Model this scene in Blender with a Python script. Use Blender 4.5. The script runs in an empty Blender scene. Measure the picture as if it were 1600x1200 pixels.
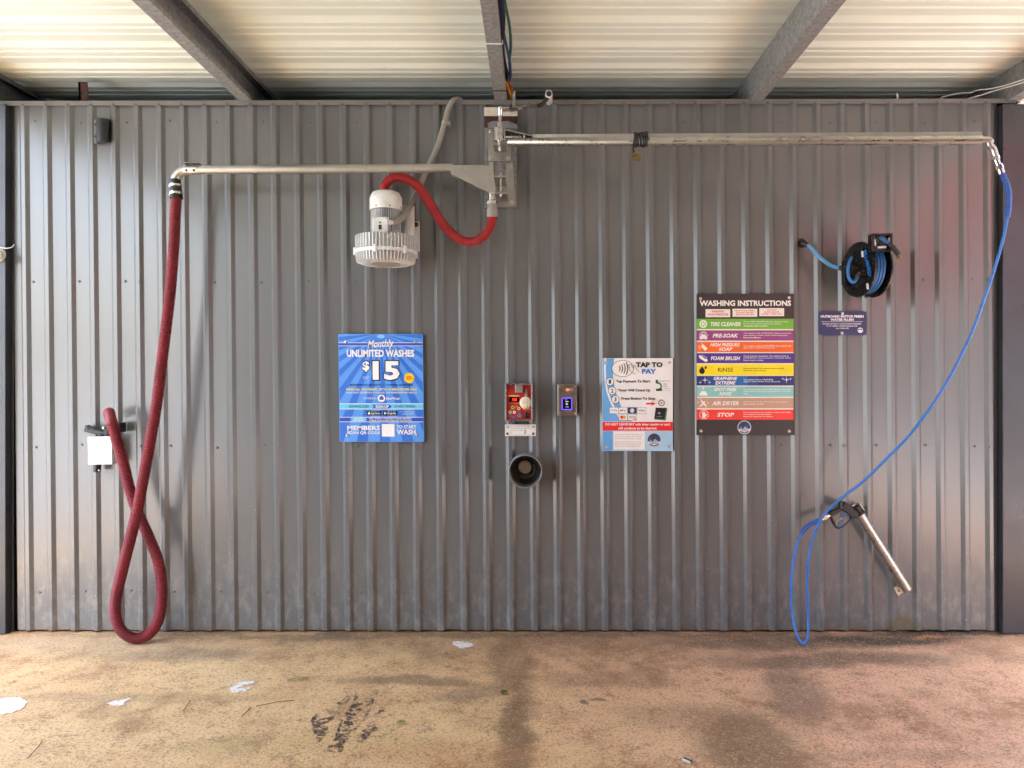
import bpy, bmesh, math, random
from mathutils import Vector, Matrix, noise
R = math.radians
random.seed(7)
C = bpy.context.scene.collection

# ------------------------------------------------------------------ camera, sky, sun, exposure
F_PX, CAM_D, CAM_Z, CX, CY = 1170.0, 4.8, 1.63, 835.0, 590.0      # focal length in 1600-px units; wall 4.8 m ahead
sc = bpy.context.scene
cam = bpy.data.cameras.new('camera'); cam.sensor_width = 36.0; cam.lens = 36.0 * F_PX / 1600.0
cam.shift_x = -(CX - 800.0) / 1600.0; cam.shift_y = -(600.0 - CY) / 1600.0
cam.clip_start = 0.05; cam.clip_end = 2000
cob = bpy.data.objects.new('camera', cam); C.objects.link(cob)
cob.location = (0, -CAM_D, CAM_Z); cob.rotation_euler = (R(90), 0, 0)
sc.camera = cob
to_sun = Vector((-0.03, -0.50, 0.86)).normalized()
w = bpy.data.worlds.new('World'); sc.world = w; w.use_nodes = True
wn = w.node_tree.nodes; bg = wn['Background']
sky = wn.new('ShaderNodeTexSky'); sky.sky_type = 'NISHITA'; sky.sun_disc = False
sky.sun_elevation = math.asin(to_sun.z); sky.sun_rotation = math.atan2(to_sun.x, to_sun.y)
sky.air_density = 1.0; sky.dust_density = 3.5; sky.ozone_density = 1.0
w.node_tree.links.new(sky.outputs[0], bg.inputs[0]); bg.inputs[1].default_value = 0.15
sun = bpy.data.lights.new('sun', 'SUN'); sun.energy = 2.0; sun.angle = R(0.5); sun.color = (1, .99, .975)
sob = bpy.data.objects.new('sun', sun); C.objects.link(sob)
sob.rotation_euler = to_sun.to_track_quat('Z', 'Y').to_euler()
sc.view_settings.view_transform = 'Standard'; sc.view_settings.look = 'None'
sc.view_settings.gamma = 1.0; sc.view_settings.exposure = 3.35
sc.render.engine = 'CYCLES'
cy = sc.cycles
cy.max_bounces = 12; cy.diffuse_bounces = 7; cy.glossy_bounces = 5
cy.caustics_reflective = False; cy.caustics_refractive = False
cy.sample_clamp_indirect = 6.0
try: cy.use_denoising = True
except Exception: pass

# ------------------------------------------------------------------ measuring helpers
def S(d=0.0): return F_PX / (CAM_D - d)                            # px per metre at d metres in front of the wall
def P(px, py, d=0.0):                                              # a measured point d metres in front of the wall
    s = S(d); return Vector(((px - CX) / s, -d, CAM_Z - (py - CY) / s))
def FL(px, py, z=0.0):                                             # a measured point on the floor
    dep = (CAM_Z - z) * F_PX / (py - CY); return Vector(((px - CX) / F_PX * dep, dep - CAM_D, z))

# ------------------------------------------------------------------ materials
def lin(c):
    def f(v):
        v /= 255.0
        return v / 12.92 if v <= 0.04045 else ((v + 0.055) / 1.055) ** 2.4
    return tuple(f(v) for v in c) + (1.0,)
class NB:
    """a tiny node builder"""
    def __init__(s, name):
        s.m = bpy.data.materials.new(name); s.m.use_nodes = True
        s.t = s.m.node_tree; s.b = s.t.nodes['Principled BSDF']
        s.tc = s.t.nodes.new('ShaderNodeTexCoord'); s.g = s.t.nodes.new('ShaderNodeNewGeometry')
    def pos(s): return s.g.outputs['Position']
    def put(s, sock, v):
        if hasattr(v, 'links') or isinstance(v, bpy.types.NodeSocket): s.t.links.new(v, sock)
        else: sock.default_value = v
    def n(s, typ, out=0, props=None, **kw):
        nd = s.t.nodes.new(typ)
        for k, v in (props or {}).items(): setattr(nd, k, v)
        for k, v in kw.items():
            s.put(nd.inputs[int(k[1:])] if k[0] == 'i' and k[1:].isdigit() else nd.inputs[k.replace('_', ' ')], v)
        return nd.outputs[out]
    def noise(s, scale, detail=4, rough=.55, vec=None, out=0, dist=0):
        return s.n('ShaderNodeTexNoise', out, Vector=vec or s.pos(), Scale=scale, Detail=detail, Roughness=rough, Distortion=dist)
    def math(s, op, a, b=0.0, c=0.0, clamp=False):
        nd = s.t.nodes.new('ShaderNodeMath'); nd.operation = op; nd.use_clamp = clamp
        s.put(nd.inputs[0], a); s.put(nd.inputs[1], b)
        if op in ('MULTIPLY_ADD', 'SMOOTH_MIN'): s.put(nd.inputs[2], c)
        return nd.outputs[0]
    def ramp(s, fac, lo, hi, a=0.0, b=1.0):
        return s.n('ShaderNodeMapRange', 0, {'interpolation_type': 'SMOOTHSTEP'}, i0=fac, i1=lo, i2=hi, i3=a, i4=b)
    def mix(s, fac, a, b, mode='MIX'):
        nd = s.t.nodes.new('ShaderNodeMix'); nd.data_type = 'RGBA'; nd.blend_type = mode
        s.put(nd.inputs[0], fac); s.put(nd.inputs[6], a); s.put(nd.inputs[7], b); return nd.outputs[2]
    def scalev(s, v, sx, sy, sz, loc=(0, 0, 0), rot=(0, 0, 0)):
        nd = s.t.nodes.new('ShaderNodeMapping'); nd.vector_type = 'POINT'
        s.put(nd.inputs[0], v); nd.inputs[1].default_value = loc; nd.inputs[2].default_value = rot; nd.inputs[3].default_value = (sx, sy, sz)
        return nd.outputs[0]
    def bump(s, h, strength=.2, dist=.002):
        o = s.n('ShaderNodeBump', 0, Height=h, Strength=strength, Distance=dist); s.put(s.b.inputs['Normal'], o); return o
    def base(s, v): s.put(s.b.inputs['Base Color'], v)
    def rough(s, v): s.put(s.b.inputs['Roughness'], v)
_mats = {}
def M(name, col, rough=.5, metal=0.0, var=.12, scale=9.0, bump=0.0, bscale=120.0, spec=.5, coat=0.0, dirt=None, dirt_amt=.5):
    if name in _mats: return _mats[name]
    b = NB(name); c = lin(col); d = tuple(x * (1 - var * 1.6) for x in c[:3]) + (1,); u = tuple(min(1, x * (1 + var)) for x in c[:3]) + (1,)
    nz = b.noise(scale, 5, .6); cc = b.mix(b.ramp(nz, .3, .7), d, u)
    if dirt: cc = b.mix(b.math('MULTIPLY', b.ramp(b.noise(scale * 2.7, 6, .7), .52, .72), dirt_amt), cc, lin(dirt))
    b.base(cc); b.b.inputs['Metallic'].default_value = metal
    b.rough(b.ramp(b.noise(scale * 1.7, 4), .25, .75, max(.03, rough * .8), min(1, rough * 1.22)))
    b.b.inputs['Specular IOR Level'].default_value = spec; b.b.inputs['Coat Weight'].default_value = coat
    if bump: b.bump(b.noise(bscale, 4), bump)
    _mats[name] = b.m; return b.m
def ink(col, rough=.38):
    return M('ink %d %d %d' % tuple(col), col, rough, var=.03)
def emit(name, col, strength):
    b = NB(name); b.base(lin(col)); b.b.inputs['Emission Color'].default_value = lin(col); b.b.inputs['Emission Strength'].default_value = strength; return b.m

# ------------------------------------------------------------------ objects
def tag(o, label=None, cat=None, group=None, kind=None):
    if label: o['label'] = label
    if cat: o['category'] = cat
    if group: o['group'] = group
    if kind: o['kind'] = kind
    return o
def thing(name, label, cat, loc, group=None):
    o = bpy.data.objects.new(name, None); o.empty_display_size = .05; C.objects.link(o); o.location = loc
    return tag(o, label, cat, group)
def root_loc(p):
    v = Vector((0, 0, 0))
    while p is not None: v = v + p.location; p = p.parent
    return v
class MB:
    """collects shapes in world coordinates, then links them as ONE mesh object"""
    def __init__(s): s.bm = bmesh.new()
    def face(s, pts):
        try: return s.bm.faces.new([s.bm.verts.new(p) for p in pts])
        except ValueError: return None
    def box(s, a, b):
        x0, y0, z0 = (min(a[i], b[i]) for i in range(3)); x1, y1, z1 = (max(a[i], b[i]) for i in range(3))
        v = [s.bm.verts.new(p) for p in ((x0,y0,z0),(x1,y0,z0),(x1,y1,z0),(x0,y1,z0),(x0,y0,z1),(x1,y0,z1),(x1,y1,z1),(x0,y1,z1))]
        for f in ((0,3,2,1),(4,5,6,7),(0,1,5,4),(1,2,6,5),(2,3,7,6),(3,0,4,7)): s.bm.faces.new([v[i] for i in f])
        return s
    def pbox(s, px0, py0, px1, py1, d0, d1):                       # box on the wall: measured at its front face d1
        return s.box(P(px0, py0, d1), P(px1, py1, d1) + Vector((0, d1 - d0, 0)))
    def prism(s, pts, vec):
        pts = [Vector(p) for p in pts]; vec = Vector(vec)
        a = [s.bm.verts.new(p) for p in pts]; b = [s.bm.verts.new(p + vec) for p in pts]; n = len(pts)
        s.bm.faces.new(a); s.bm.faces.new(b[::-1])
        for i in range(n): s.bm.faces.new((a[i], b[i], b[(i+1) % n], a[(i+1) % n]))
        return s
    def pprism(s, pxs, d_front, d_back): return s.prism([P(x, y, d_front) for x, y in pxs], (0, d_front - d_back, 0))
    def ring(s, c, u, v, r, seg): return [s.bm.verts.new(c + (u * math.cos(2*math.pi*i/seg) + v * math.sin(2*math.pi*i/seg)) * r) for i in range(seg)]
    def skin(s, rings, caps=True):
        for a, b in zip(rings, rings[1:]):
            n = len(a)
            for i in range(n): s.bm.faces.new((a[i], a[(i+1) % n], b[(i+1) % n], b[i]))
        if caps: s.bm.faces.new(rings[0][::-1]); s.bm.faces.new(rings[-1])
    def lathe(s, o, axis, prof, seg=32, caps=True):                # prof: (radius, distance along the axis)
        o = Vector(o); ax = Vector(axis).normalized(); u = ax.orthogonal().normalized(); v = ax.cross(u)
        s.skin([s.ring(o + ax * h, u, v, max(r, 1e-5), seg) for r, h in prof], caps); return s
    def cyl(s, a, b, r, r2=None, seg=20):
        a, b = Vector(a), Vector(b); return s.lathe(a, b - a, [(r, 0), (r2 if r2 is not None else r, (b - a).length)], seg)
    def tube(s, pts, r, seg=12, caps=True):
        pts = [Vector(p) for p in pts]; t = (pts[1] - pts[0]).normalized(); u = t.orthogonal().normalized(); rings = []; L = 0.0
        for i, p in enumerate(pts):
            if i: L += (p - pts[i-1]).length
            t2 = (pts[min(i+1, len(pts)-1)] - pts[max(i-1, 0)]).normalized()
            q = t.rotation_difference(t2); u = (q @ u).normalized(); t = t2; v = t.cross(u)
            rings.append(s.ring(p, u, v, r(L) if callable(r) else r, seg))
        s.skin(rings, caps); return s
    def ball(s, c, r, seg=12, sq=(1, 1, 1)):
        mt = Matrix.Translation(Vector(c)) @ Matrix.Diagonal((r*sq[0], r*sq[1], r*sq[2], 1))
        bmesh.ops.create_uvsphere(s.bm, u_segments=seg, v_segments=max(6, seg//2), radius=1, matrix=mt); return s
    def obj(s, name, mat, parent=None, bevel=0.0, smooth=True, seg=2, ang=38, origin=None, weighted=False, flip=True):
        if flip: bmesh.ops.recalc_face_normals(s.bm, faces=s.bm.faces[:])
        me = bpy.data.meshes.new(name); s.bm.to_mesh(me); s.bm.free()
        L = root_loc(parent) if parent is not None else Vector(origin if origin is not None else (0, 0, 0))
        if origin is not None and parent is not None: L = Vector(origin)
        me.transform(Matrix.Translation(-L))
        if mat: me.materials.append(mat)
        if smooth:
            me.polygons.foreach_set('use_smooth', [True] * len(me.polygons)); me.set_sharp_from_angle(angle=R(ang))
        o = bpy.data.objects.new(name, me); C.objects.link(o)
        if parent is not None: o.parent = parent; o.location = L - root_loc(parent)
        else: o.location = L
        if bevel:
            mo = o.modifiers.new('bevel', 'BEVEL'); mo.width = bevel; mo.segments = seg; mo.limit_method = 'ANGLE'; mo.angle_limit = R(40)
        if bevel or weighted:
            mo = o.modifiers.new('weighted_normal', 'WEIGHTED_NORMAL'); mo.keep_sharp = True
        return o
def curve(pts, step=.01):                                          # Catmull-Rom through points, resampled evenly
    pts = [Vector(p) for p in pts]; q = [2*pts[0] - pts[1]] + pts + [2*pts[-1] - pts[-2]]; dense = []
    for i in range(1, len(q) - 2):
        a, b, c, d = q[i-1:i+3]; k = 24
        for j in range(k):
            t = j / k; dense.append(.5 * ((2*b) + (c - a)*t + (2*a - 5*b + 4*c - d)*t*t + (3*b - a - 3*c + d)*t**3))
    dense.append(pts[-1]); out = [dense[0]]; acc = 0.0
    for a, b in zip(dense, dense[1:]):
        l = (b - a).length; pos = 0.0
        while l > 0 and acc + (l - pos) >= step:
            pos += step - acc; acc = 0.0; out.append(a.lerp(b, pos / l))
        acc += l - pos
    if (out[-1] - dense[-1]).length > step * .3: out.append(dense[-1])
    return out
def pcurve(pts, step=.01): return curve([P(*p) for p in pts], step)
def clone(o, parent, loc):
    c = o.copy(); C.objects.link(c); c.parent = parent; c.location = Vector(loc) - root_loc(parent); return c

# ------------------------------------------------------------------ printing on flat panels
def text_polys(s, bold=0.0, shear=0.0):
    cu = bpy.data.curves.new('t', 'FONT'); cu.body = s; cu.size = 1; cu.offset = bold; cu.shear = shear; cu.resolution_u = 2; cu.fill_mode = 'FRONT'
    cu.align_x = 'CENTER'; cu.space_line = 1.0
    ob = bpy.data.objects.new('t', cu); me = bpy.data.meshes.new_from_object(ob)
    vs = [v.co.copy() for v in me.vertices]; fs = [list(p.vertices) for p in me.polygons]
    bpy.data.objects.remove(ob); bpy.data.curves.remove(cu); bpy.data.meshes.remove(me)
    return vs, fs
class Sheet:
    """printing on a panel whose front face lies d in front of the wall; positions are pixels measured on the panel"""
    def __init__(s, d, k=0.0, y0=0.0): s.d, s.k, s.y0, s.L = d, k, y0, {}
    def mp(s, x, y, lay): return P(x + s.k * (y - s.y0), y, s.d + .0007 * lay)
    def poly(s, mb, pts, lay=1):
        f = mb.face([s.mp(x, y, lay) for x, y in pts]); return s
    def rect(s, mb, x0, y0, x1, y1, lay=1): return s.poly(mb, ((x0, y0), (x0, y1), (x1, y1), (x1, y0)), lay)
    def disc(s, mb, x, y, rx, ry=None, lay=1, n=28):
        ry = ry or rx; return s.poly(mb, [(x + rx*math.cos(2*math.pi*i/n), y + ry*math.sin(2*math.pi*i/n)) for i in range(n)], lay)
    def annulus(s, mb, x, y, r0, r1, lay=1, n=32, asp=1.0, a0=0.0, a1=360.0):
        for i in range(n):
            a, b = R(a0 + (a1-a0)*i/n), R(a0 + (a1-a0)*(i+1)/n)
            s.poly(mb, [(x + r*math.cos(t), y + r*asp*math.sin(t)) for r, t in ((r0, a), (r1, a), (r1, b), (r0, b))], lay)
        return s
    def rrect(s, mb, x0, y0, x1, y1, r, lay=1):
        pts = []
        for cx, cy_, a in ((x1-r, y0+r, -90), (x1-r, y1-r, 0), (x0+r, y1-r, 90), (x0+r, y0+r, 180)):
            for i in range(6): t = R(a + 18*i); pts.append((cx + r*math.cos(t), cy_ + r*math.sin(t)))
        return s.poly(mb, pts, lay)
    def line(s, mb, x0, y0, x1, y1, w, lay=1):
        dx, dy = x1-x0, y1-y0; l = math.hypot(dx, dy) or 1; nx, ny = -dy/l*w/2, dx/l*w/2
        return s.poly(mb, ((x0+nx, y0+ny), (x1+nx, y1+ny), (x1-nx, y1-ny), (x0-nx, y0-ny)), lay)
    def star(s, mb, x, y, r, lay=1, n=4, inner=.18, rot=-90):
        return s.poly(mb, [(x + (r if i % 2 == 0 else r*inner)*math.cos(R(rot + 180*i/n)), y + (r if i % 2 == 0 else r*inner)*math.sin(R(rot + 180*i/n))) for i in range(2*n)], lay)
    def text(s, mb, t, x0, y0, x1, y1, lay=2, bold=0.0, shear=0.0, rot=0.0):
        vs, fs = text_polys(t, bold, shear)
        if not vs: return s
        ax, bx = min(v.x for v in vs), max(v.x for v in vs); ay, by = min(v.y for v in vs), max(v.y for v in vs)
        cx_, cy_ = (x0+x1)/2, (y0+y1)/2; out = []
        for v in vs:
            x = x0 + (v.x - ax)/(bx - ax)*(x1 - x0); y = y1 - (v.y - ay)/((by - ay) or 1)*(y1 - y0)
            if rot:
                dx, dy = x - cx_, y - cy_; x = cx_ + dx*math.cos(rot) - dy*math.sin(rot); y = cy_ + dx*math.sin(rot) + dy*math.cos(rot)
            out.append(mb.bm.verts.new(s.mp(x, y, lay)))
        for f in fs:
            try: mb.bm.faces.new([out[i] for i in f])
            except ValueError: pass
        return s
def clip(poly, x0, y0, x1, y1):
    for ax, lim, sg in ((0, x0, 1), (0, x1, -1), (1, y0, 1), (1, y1, -1)):
        out = []
        for i, p in enumerate(poly):
            q = poly[(i+1) % len(poly)]; a, b = (p[ax]-lim)*sg, (q[ax]-lim)*sg
            if a >= 0: out.append(p)
            if a*b < 0: t = a/(a-b); out.append((p[0]+(q[0]-p[0])*t, p[1]+(q[1]-p[1])*t))
        poly = out
        if len(poly) < 3: return []
    return poly
def flat(mb, name, mat, parent): return mb.obj(name, mat, parent, smooth=False, flip=False)

# ================================================================== materials used all over
GALV = NB('galvanised steel')
_n = GALV.noise(38, 3, .5); _v = GALV.n('ShaderNodeTexVoronoi', 'Color', Vector=GALV.pos(), Scale=130.0)
GALV.base(GALV.mix(.45, GALV.mix(GALV.ramp(_n, .3, .7), lin((108, 110, 110)), lin((158, 159, 157))), GALV.mix(.8, _v, lin((128, 130, 130)), 'MIX')))
GALV.b.inputs['Metallic'].default_value = .28; GALV.rough(GALV.ramp(GALV.noise(60, 4), .3, .7, .42, .62)); GALV = GALV.m
STEEL = M('brushed stainless steel', (202, 201, 197), .3, 1.0, .03, 12)
STEEL_DULL = M('dull stainless plate', (182, 180, 173), .42, .9, .05, 10, dirt=(140, 130, 114), dirt_amt=.3)
CHROME = M('bright chrome', (225, 222, 215), .16, 1.0, .05, 20)
BLACK = M('black rubber', (24, 24, 25), .5, 0, .2, 25)
BLACKP = M('black plastic', (30, 29, 31), .42, 0, .15, 20)
SLATE = M('slate blue painted steel', (56, 58, 62), .34, .0, .1, 3, spec=.5)
DARK = M('dark shade backing', (34, 34, 33), .7)
WHITEP = M('white plastic', (232, 232, 228), .4, 0, .04, 12)
GREYP = M('grey conduit plastic', (150, 147, 138), .5, 0, .08, 25)
RUST = M('rusty primer steel', (74, 42, 36), .75, .1, .3, 35, bump=.3, dirt=(60, 34, 28))
REDH = M('red vacuum hose plastic', (126, 38, 46), .48, 0, .12, 6, spec=.5)
BLUEH = M('blue pressure hose', (44, 116, 206), .3, 0, .08, 12)
BLUEL = M('pale blue hose', (96, 160, 214), .35, 0, .08, 12)
SCREW = M('painted screw head', (92, 92, 92), .4, .0, .1, 40)
BOLT = M('zinc bolt', (205, 203, 196), .3, .9, .1, 40)
BRASS = M('tarnished brass', (138, 122, 84), .35, .9, .2, 50)

# wall paint: warm grey satin enamel, chalky towards the floor from splash and lime
def wall_material(name, col):
    b = NB(name); z = b.n('ShaderNodeSeparateXYZ', 2, i0=b.pos())
    st = b.scalev(b.pos(), 1, 1, .12); c = lin(col)
    base = b.mix(b.ramp(b.noise(5, 5, .6, vec=st), .3, .7), tuple(x*.955 for x in c[:3])+(1,), tuple(x*1.04 for x in c[:3])+(1,))
    low = b.ramp(z, .02, .75, 1.0, 0.0)
    chalk = b.math('MULTIPLY', low, b.ramp(b.noise(16, 7, .7, vec=b.scalev(b.pos(), 1, 1, .5)), .44, .70))
    base = b.mix(b.math('MULTIPLY', chalk, .30), base, lin((176, 170, 160)))
    spk = b.math('MULTIPLY', b.ramp(b.noise(85, 3, .6), .66, .73), b.ramp(b.noise(3.1, 3), .44, .62))
    base = b.mix(b.math('MULTIPLY', spk, b.ramp(z, .05, 1.7, .75, .0)), base, lin((205, 203, 198)))
    foot = b.math('MULTIPLY', b.ramp(z, .012, .07, 1.0, .0), b.ramp(b.noise(9, 5), .35, .65))
    base = b.mix(b.math('MULTIPLY', foot, .6), base, lin((112, 98, 74)))
    mc = P(1408, 978); ml = b.n('ShaderNodeVectorMath', 'Value', {'operation': 'LENGTH'}, i0=b.scalev(b.n('ShaderNodeVectorMath', 0, {'operation': 'SUBTRACT'}, i0=b.pos(), i1=(mc.x, 0, mc.z)), 1/.12, 0, 1/.075))
    base = b.mix(b.math('MULTIPLY', b.ramp(ml, .5, 1.1, 1, 0), b.ramp(b.noise(20, 5), .3, .6, .3, .75)), base, lin((104, 92, 52)))
    b.base(base); b.rough(b.ramp(b.noise(7, 4, vec=st), .3, .7, .21, .245)); b.b.inputs['Specular IOR Level'].default_value = .75
    b.bump(b.noise(3.5, 2, vec=b.scalev(b.pos(), 1, 1, .35)), .12, .01)
    return b.m
WALL = wall_material('warm grey wall enamel', (104, 105, 105))
TRIM = M('grey trim enamel', (114, 112, 108), .38, 0, .06, 6, spec=.5)

# ================================================================== SETTING: ground, bay floor
def ground_material():
    b = NB('outside concrete')
    b.base(b.mix(b.ramp(b.noise(.7, 6, .65), .3, .7), lin((166, 166, 166)), lin((190, 189, 188)))); b.rough(.85); b.bump(b.noise(60, 5), .3); return b.m
g = MB(); g.face([(-300, -300, -.004), (300, -300, -.004), (300, 300, -.004), (-300, 300, -.004)])
tag(g.obj('ground', ground_material(), smooth=False), kind='structure')

def floor_material():
    b = NB('worn wash bay concrete'); p = b.pos()
    warp = b.n('ShaderNodeVectorMath', 0, {'operation': 'MULTIPLY_ADD'}, i0=b.noise(2.6, 5, .65, out=1), i1=(.34, .34, 0), i2=p)
    warp = b.n('ShaderNodeVectorMath', 0, {'operation': 'SUBTRACT'}, i0=warp, i1=(.17, .17, 0))
    def blob(px, py, rx, ry, soft=.55, rot=0, vec=None):           # an irregular stain at a measured floor point, radii in metres
        c = FL(px, py)
        m = b.n('ShaderNodeVectorMath', 0, {'operation': 'SUBTRACT'}, i0=vec or warp, i1=(c.x, c.y, 0))
        m = b.scalev(b.scalev(m, 1, 1, 0, rot=(0, 0, rot)), 1/rx, 1/ry, 0)
        l = b.n('ShaderNodeVectorMath', 'Value', {'operation': 'LENGTH'}, i0=m)
        return b.ramp(l, 1 - soft, 1 + soft*.3, 1.0, 0.0)
    # sand-coloured cement with broad drifts of yellow, tan and pink, pinker towards the right
    big = b.noise(.75, 6, .62); mid = b.noise(3.2, 8, .72); sml = b.noise(11, 7, .72); fine = b.noise(78, 5, .7); grit = b.noise(170, 3, .65)
    col = b.mix(b.ramp(big, .36, .64), lin((236, 200, 146)), lin((224, 182, 132)))
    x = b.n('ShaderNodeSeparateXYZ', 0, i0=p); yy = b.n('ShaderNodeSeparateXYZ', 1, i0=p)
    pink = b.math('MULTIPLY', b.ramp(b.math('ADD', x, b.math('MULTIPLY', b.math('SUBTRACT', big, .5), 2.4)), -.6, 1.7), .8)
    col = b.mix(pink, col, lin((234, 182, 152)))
    col = b.mix(b.math('MULTIPLY', b.ramp(mid, .50, .68), .45), col, lin((166, 122, 82)))
    col = b.mix(b.math('MULTIPLY', b.ramp(sml, .52, .70), .50), col, lin((150, 110, 76)))
    col = b.mix(b.math('MULTIPLY', b.ramp(mid, .28, .44, 1, 0), .40), col, lin((244, 214, 164)))
    drift = b.noise(1.9, 8, .7, vec=b.scalev(p, 1, .75, 1, loc=(3.1, 1.7, 0)))
    col = b.mix(b.math('MULTIPLY', b.ramp(drift, .50, .66), .60), col, lin((150, 104, 66)))
    col = b.mix(b.math('MULTIPLY', b.ramp(b.noise(5.5, 8, .75), .56, .68), .42), col, lin((122, 92, 68)))
    # browner, darker band towards the wall
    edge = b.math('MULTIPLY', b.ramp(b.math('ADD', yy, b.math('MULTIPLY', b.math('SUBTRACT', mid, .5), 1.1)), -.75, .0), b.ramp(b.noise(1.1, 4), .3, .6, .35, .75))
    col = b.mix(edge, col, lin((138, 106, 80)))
    # greyed, wetted and mossy areas with ragged edges, and a thin dark strip at the wall foot
    rag = b.math('MULTIPLY_ADD', sml, 1.3, b.math('MULTIPLY_ADD', mid, .9, -.35))
    for px, py, rx, ry, amt, cc, rot in (
        (290, 1022, .46, .11, .5, (128, 116, 102), 0), (650, 1066, .44, .08, .6, (104, 84, 68), .1), (740, 1085, .24, .08, .5, (108, 90, 72), -.5),
        (795, 1035, .14, .45, .5, (112, 86, 58), 0), (806, 1150, .10, .6, .7, (84, 62, 42), 0),
        (950, 1062, .38, .12, .45, (136, 108, 84), 0), (1080, 1120, .38, .18, .35, (126, 94, 68), 0), (1175, 1172, .26, .40, .66, (92, 74, 46), 0),
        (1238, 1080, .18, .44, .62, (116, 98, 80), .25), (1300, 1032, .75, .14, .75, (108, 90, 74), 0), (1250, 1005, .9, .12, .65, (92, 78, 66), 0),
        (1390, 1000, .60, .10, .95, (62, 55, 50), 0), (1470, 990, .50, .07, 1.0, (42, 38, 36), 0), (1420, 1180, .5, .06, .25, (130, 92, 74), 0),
        (120, 1005, .9, .2, .45, (212, 190, 154), 0), (330, 1165, .20, .08, .25, (150, 138, 78), 0), (500, 998, .32, .06, .65, (98, 86, 72), 0),
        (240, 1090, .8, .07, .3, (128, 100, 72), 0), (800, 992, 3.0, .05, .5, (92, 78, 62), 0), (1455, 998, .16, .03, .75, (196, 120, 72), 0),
        (560, 1160, .5, .14, .3, (196, 166, 96), 0), (700, 1180, .5, .14, .4, (200, 140, 96), 0), (945, 1096, .05, .03, .7, (96, 96, 82), 0), (915, 1099, .03, .02, .7, (80, 70, 60), 0)):
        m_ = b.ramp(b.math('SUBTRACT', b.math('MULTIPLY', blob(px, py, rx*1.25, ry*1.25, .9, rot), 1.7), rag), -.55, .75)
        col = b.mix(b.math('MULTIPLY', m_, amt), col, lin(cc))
    # the crackled black patch and stray black flecks
    pb_ = b.ramp(b.math('SUBTRACT', b.math('MULTIPLY', blob(543, 1124, .17, .36, .6), 2.0), rag), -.2, .15)
    crack = b.math('MULTIPLY', b.math('MULTIPLY', b.ramp(b.noise(24, 7, .72), .455, .52), b.ramp(b.noise(12, 3, .5, vec=b.scalev(p, 1.0, .30, 1), dist=.6), .46, .53)), pb_)
    crack = b.math('MAXIMUM', crack, b.math('MULTIPLY', b.ramp(b.noise(30, 6, .7), .60, .66), b.math('MULTIPLY', blob(560, 1105, .34, .6, .8), .8)))
    crack = b.math('MAXIMUM', crack, b.math('MULTIPLY', b.ramp(b.noise(23, 5, .66, vec=b.scalev(p, 1, 1.4, 1)), .675, .71), b.ramp(mid, .4, .6, .15, .75)))
    col = b.mix(b.math('MULTIPLY', crack, .92), col, lin((38, 35, 34)))
    # exposed aggregate: dark and pale grains
    v = b.n('ShaderNodeTexVoronoi', 'Color', Vector=p, Scale=115.0); vv = b.n('ShaderNodeSeparateColor', 0, i0=v)
    col = b.mix(b.math('MULTIPLY', b.ramp(vv, .74, .98), b.ramp(sml, .35, .6, .1, .6)), col, lin((112, 84, 60)))
    col = b.mix(b.math('MULTIPLY', b.ramp(vv, .02, .22, 1, 0), .38), col, lin((236, 212, 176)))
    col = b.mix(b.math('MULTIPLY', b.ramp(fine, .50, .64), b.ramp(mid, .35, .6, .35, .8)), col, lin((122, 88, 62)))
    peb = b.math('MULTIPLY', blob(806, 1120, .11, 1.3, .5), b.ramp(grit, .52, .66)); col = b.mix(b.math('MULTIPLY', peb, .8), col, lin((190, 150, 104)))
    peb2 = b.math('MULTIPLY', blob(806, 1120, .11, 1.3, .5), b.ramp(grit, .34, .46, 1, 0)); col = b.mix(b.math('MULTIPLY', peb2, .75), col, lin((52, 40, 30)))
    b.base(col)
    b.rough(b.ramp(b.noise(1.6, 5, .6), .3, .7, .34, .72)); b.b.inputs['Specular IOR Level'].default_value = .5
    h = b.math('ADD', b.math('MULTIPLY', fine, .6), b.math('ADD', b.math('MULTIPLY', grit, .35), b.math('MULTIPLY', mid, .8)))
    b.bump(h, .55, .006); return b.m
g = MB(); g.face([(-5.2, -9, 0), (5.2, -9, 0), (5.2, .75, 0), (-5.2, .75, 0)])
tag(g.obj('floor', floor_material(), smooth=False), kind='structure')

# the bay's opposite wall behind the camera, and added dark backing for the cavity's shade
OPP = M('grey opposite wall', (66, 66, 66), .6, 0, .05, 3)
g = MB(); g.box((-4.2, -5.4, 0), (3.6, -5.3, 3.42))
tag(g.obj('opposite_wall', OPP), kind='structure')
g = MB(); g.box((-5.0, .62, 0), (5.0, .70, 3.59)); g.box((-3.55, .14, 0), (-3.45, .6, 3.4)); g.box((3.2, .14, 0), (3.3, .6, 3.4))
tag(g.obj('cavity_shade_backing', DARK), kind='structure')

RB = NB('added building grey and red'); _p = RB.n('ShaderNodeSeparateXYZ', 2, i0=RB.pos()); _y = RB.n('ShaderNodeSeparateXYZ', 1, i0=RB.pos())
_f = RB.math('MULTIPLY', RB.math('MULTIPLY', RB.math('GREATER_THAN', _p, 3.4), RB.math('LESS_THAN', _p, 7.4)), RB.math('LESS_THAN', _y, -7.0))
RB.base(RB.mix(_f, lin((120, 118, 116)), lin((184, 38, 48)))); RB.rough(.5)
g = MB(); g.box((9.5, -24, 0), (16, 1.5, 7.6)); g.box((9.3, -24.2, 7.6), (16.2, 1.7, 7.85))  # unseen building, added to redden the wall's reflection and block sky on the right
tag(g.obj('added_red_building', RB.m), kind='structure')

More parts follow.
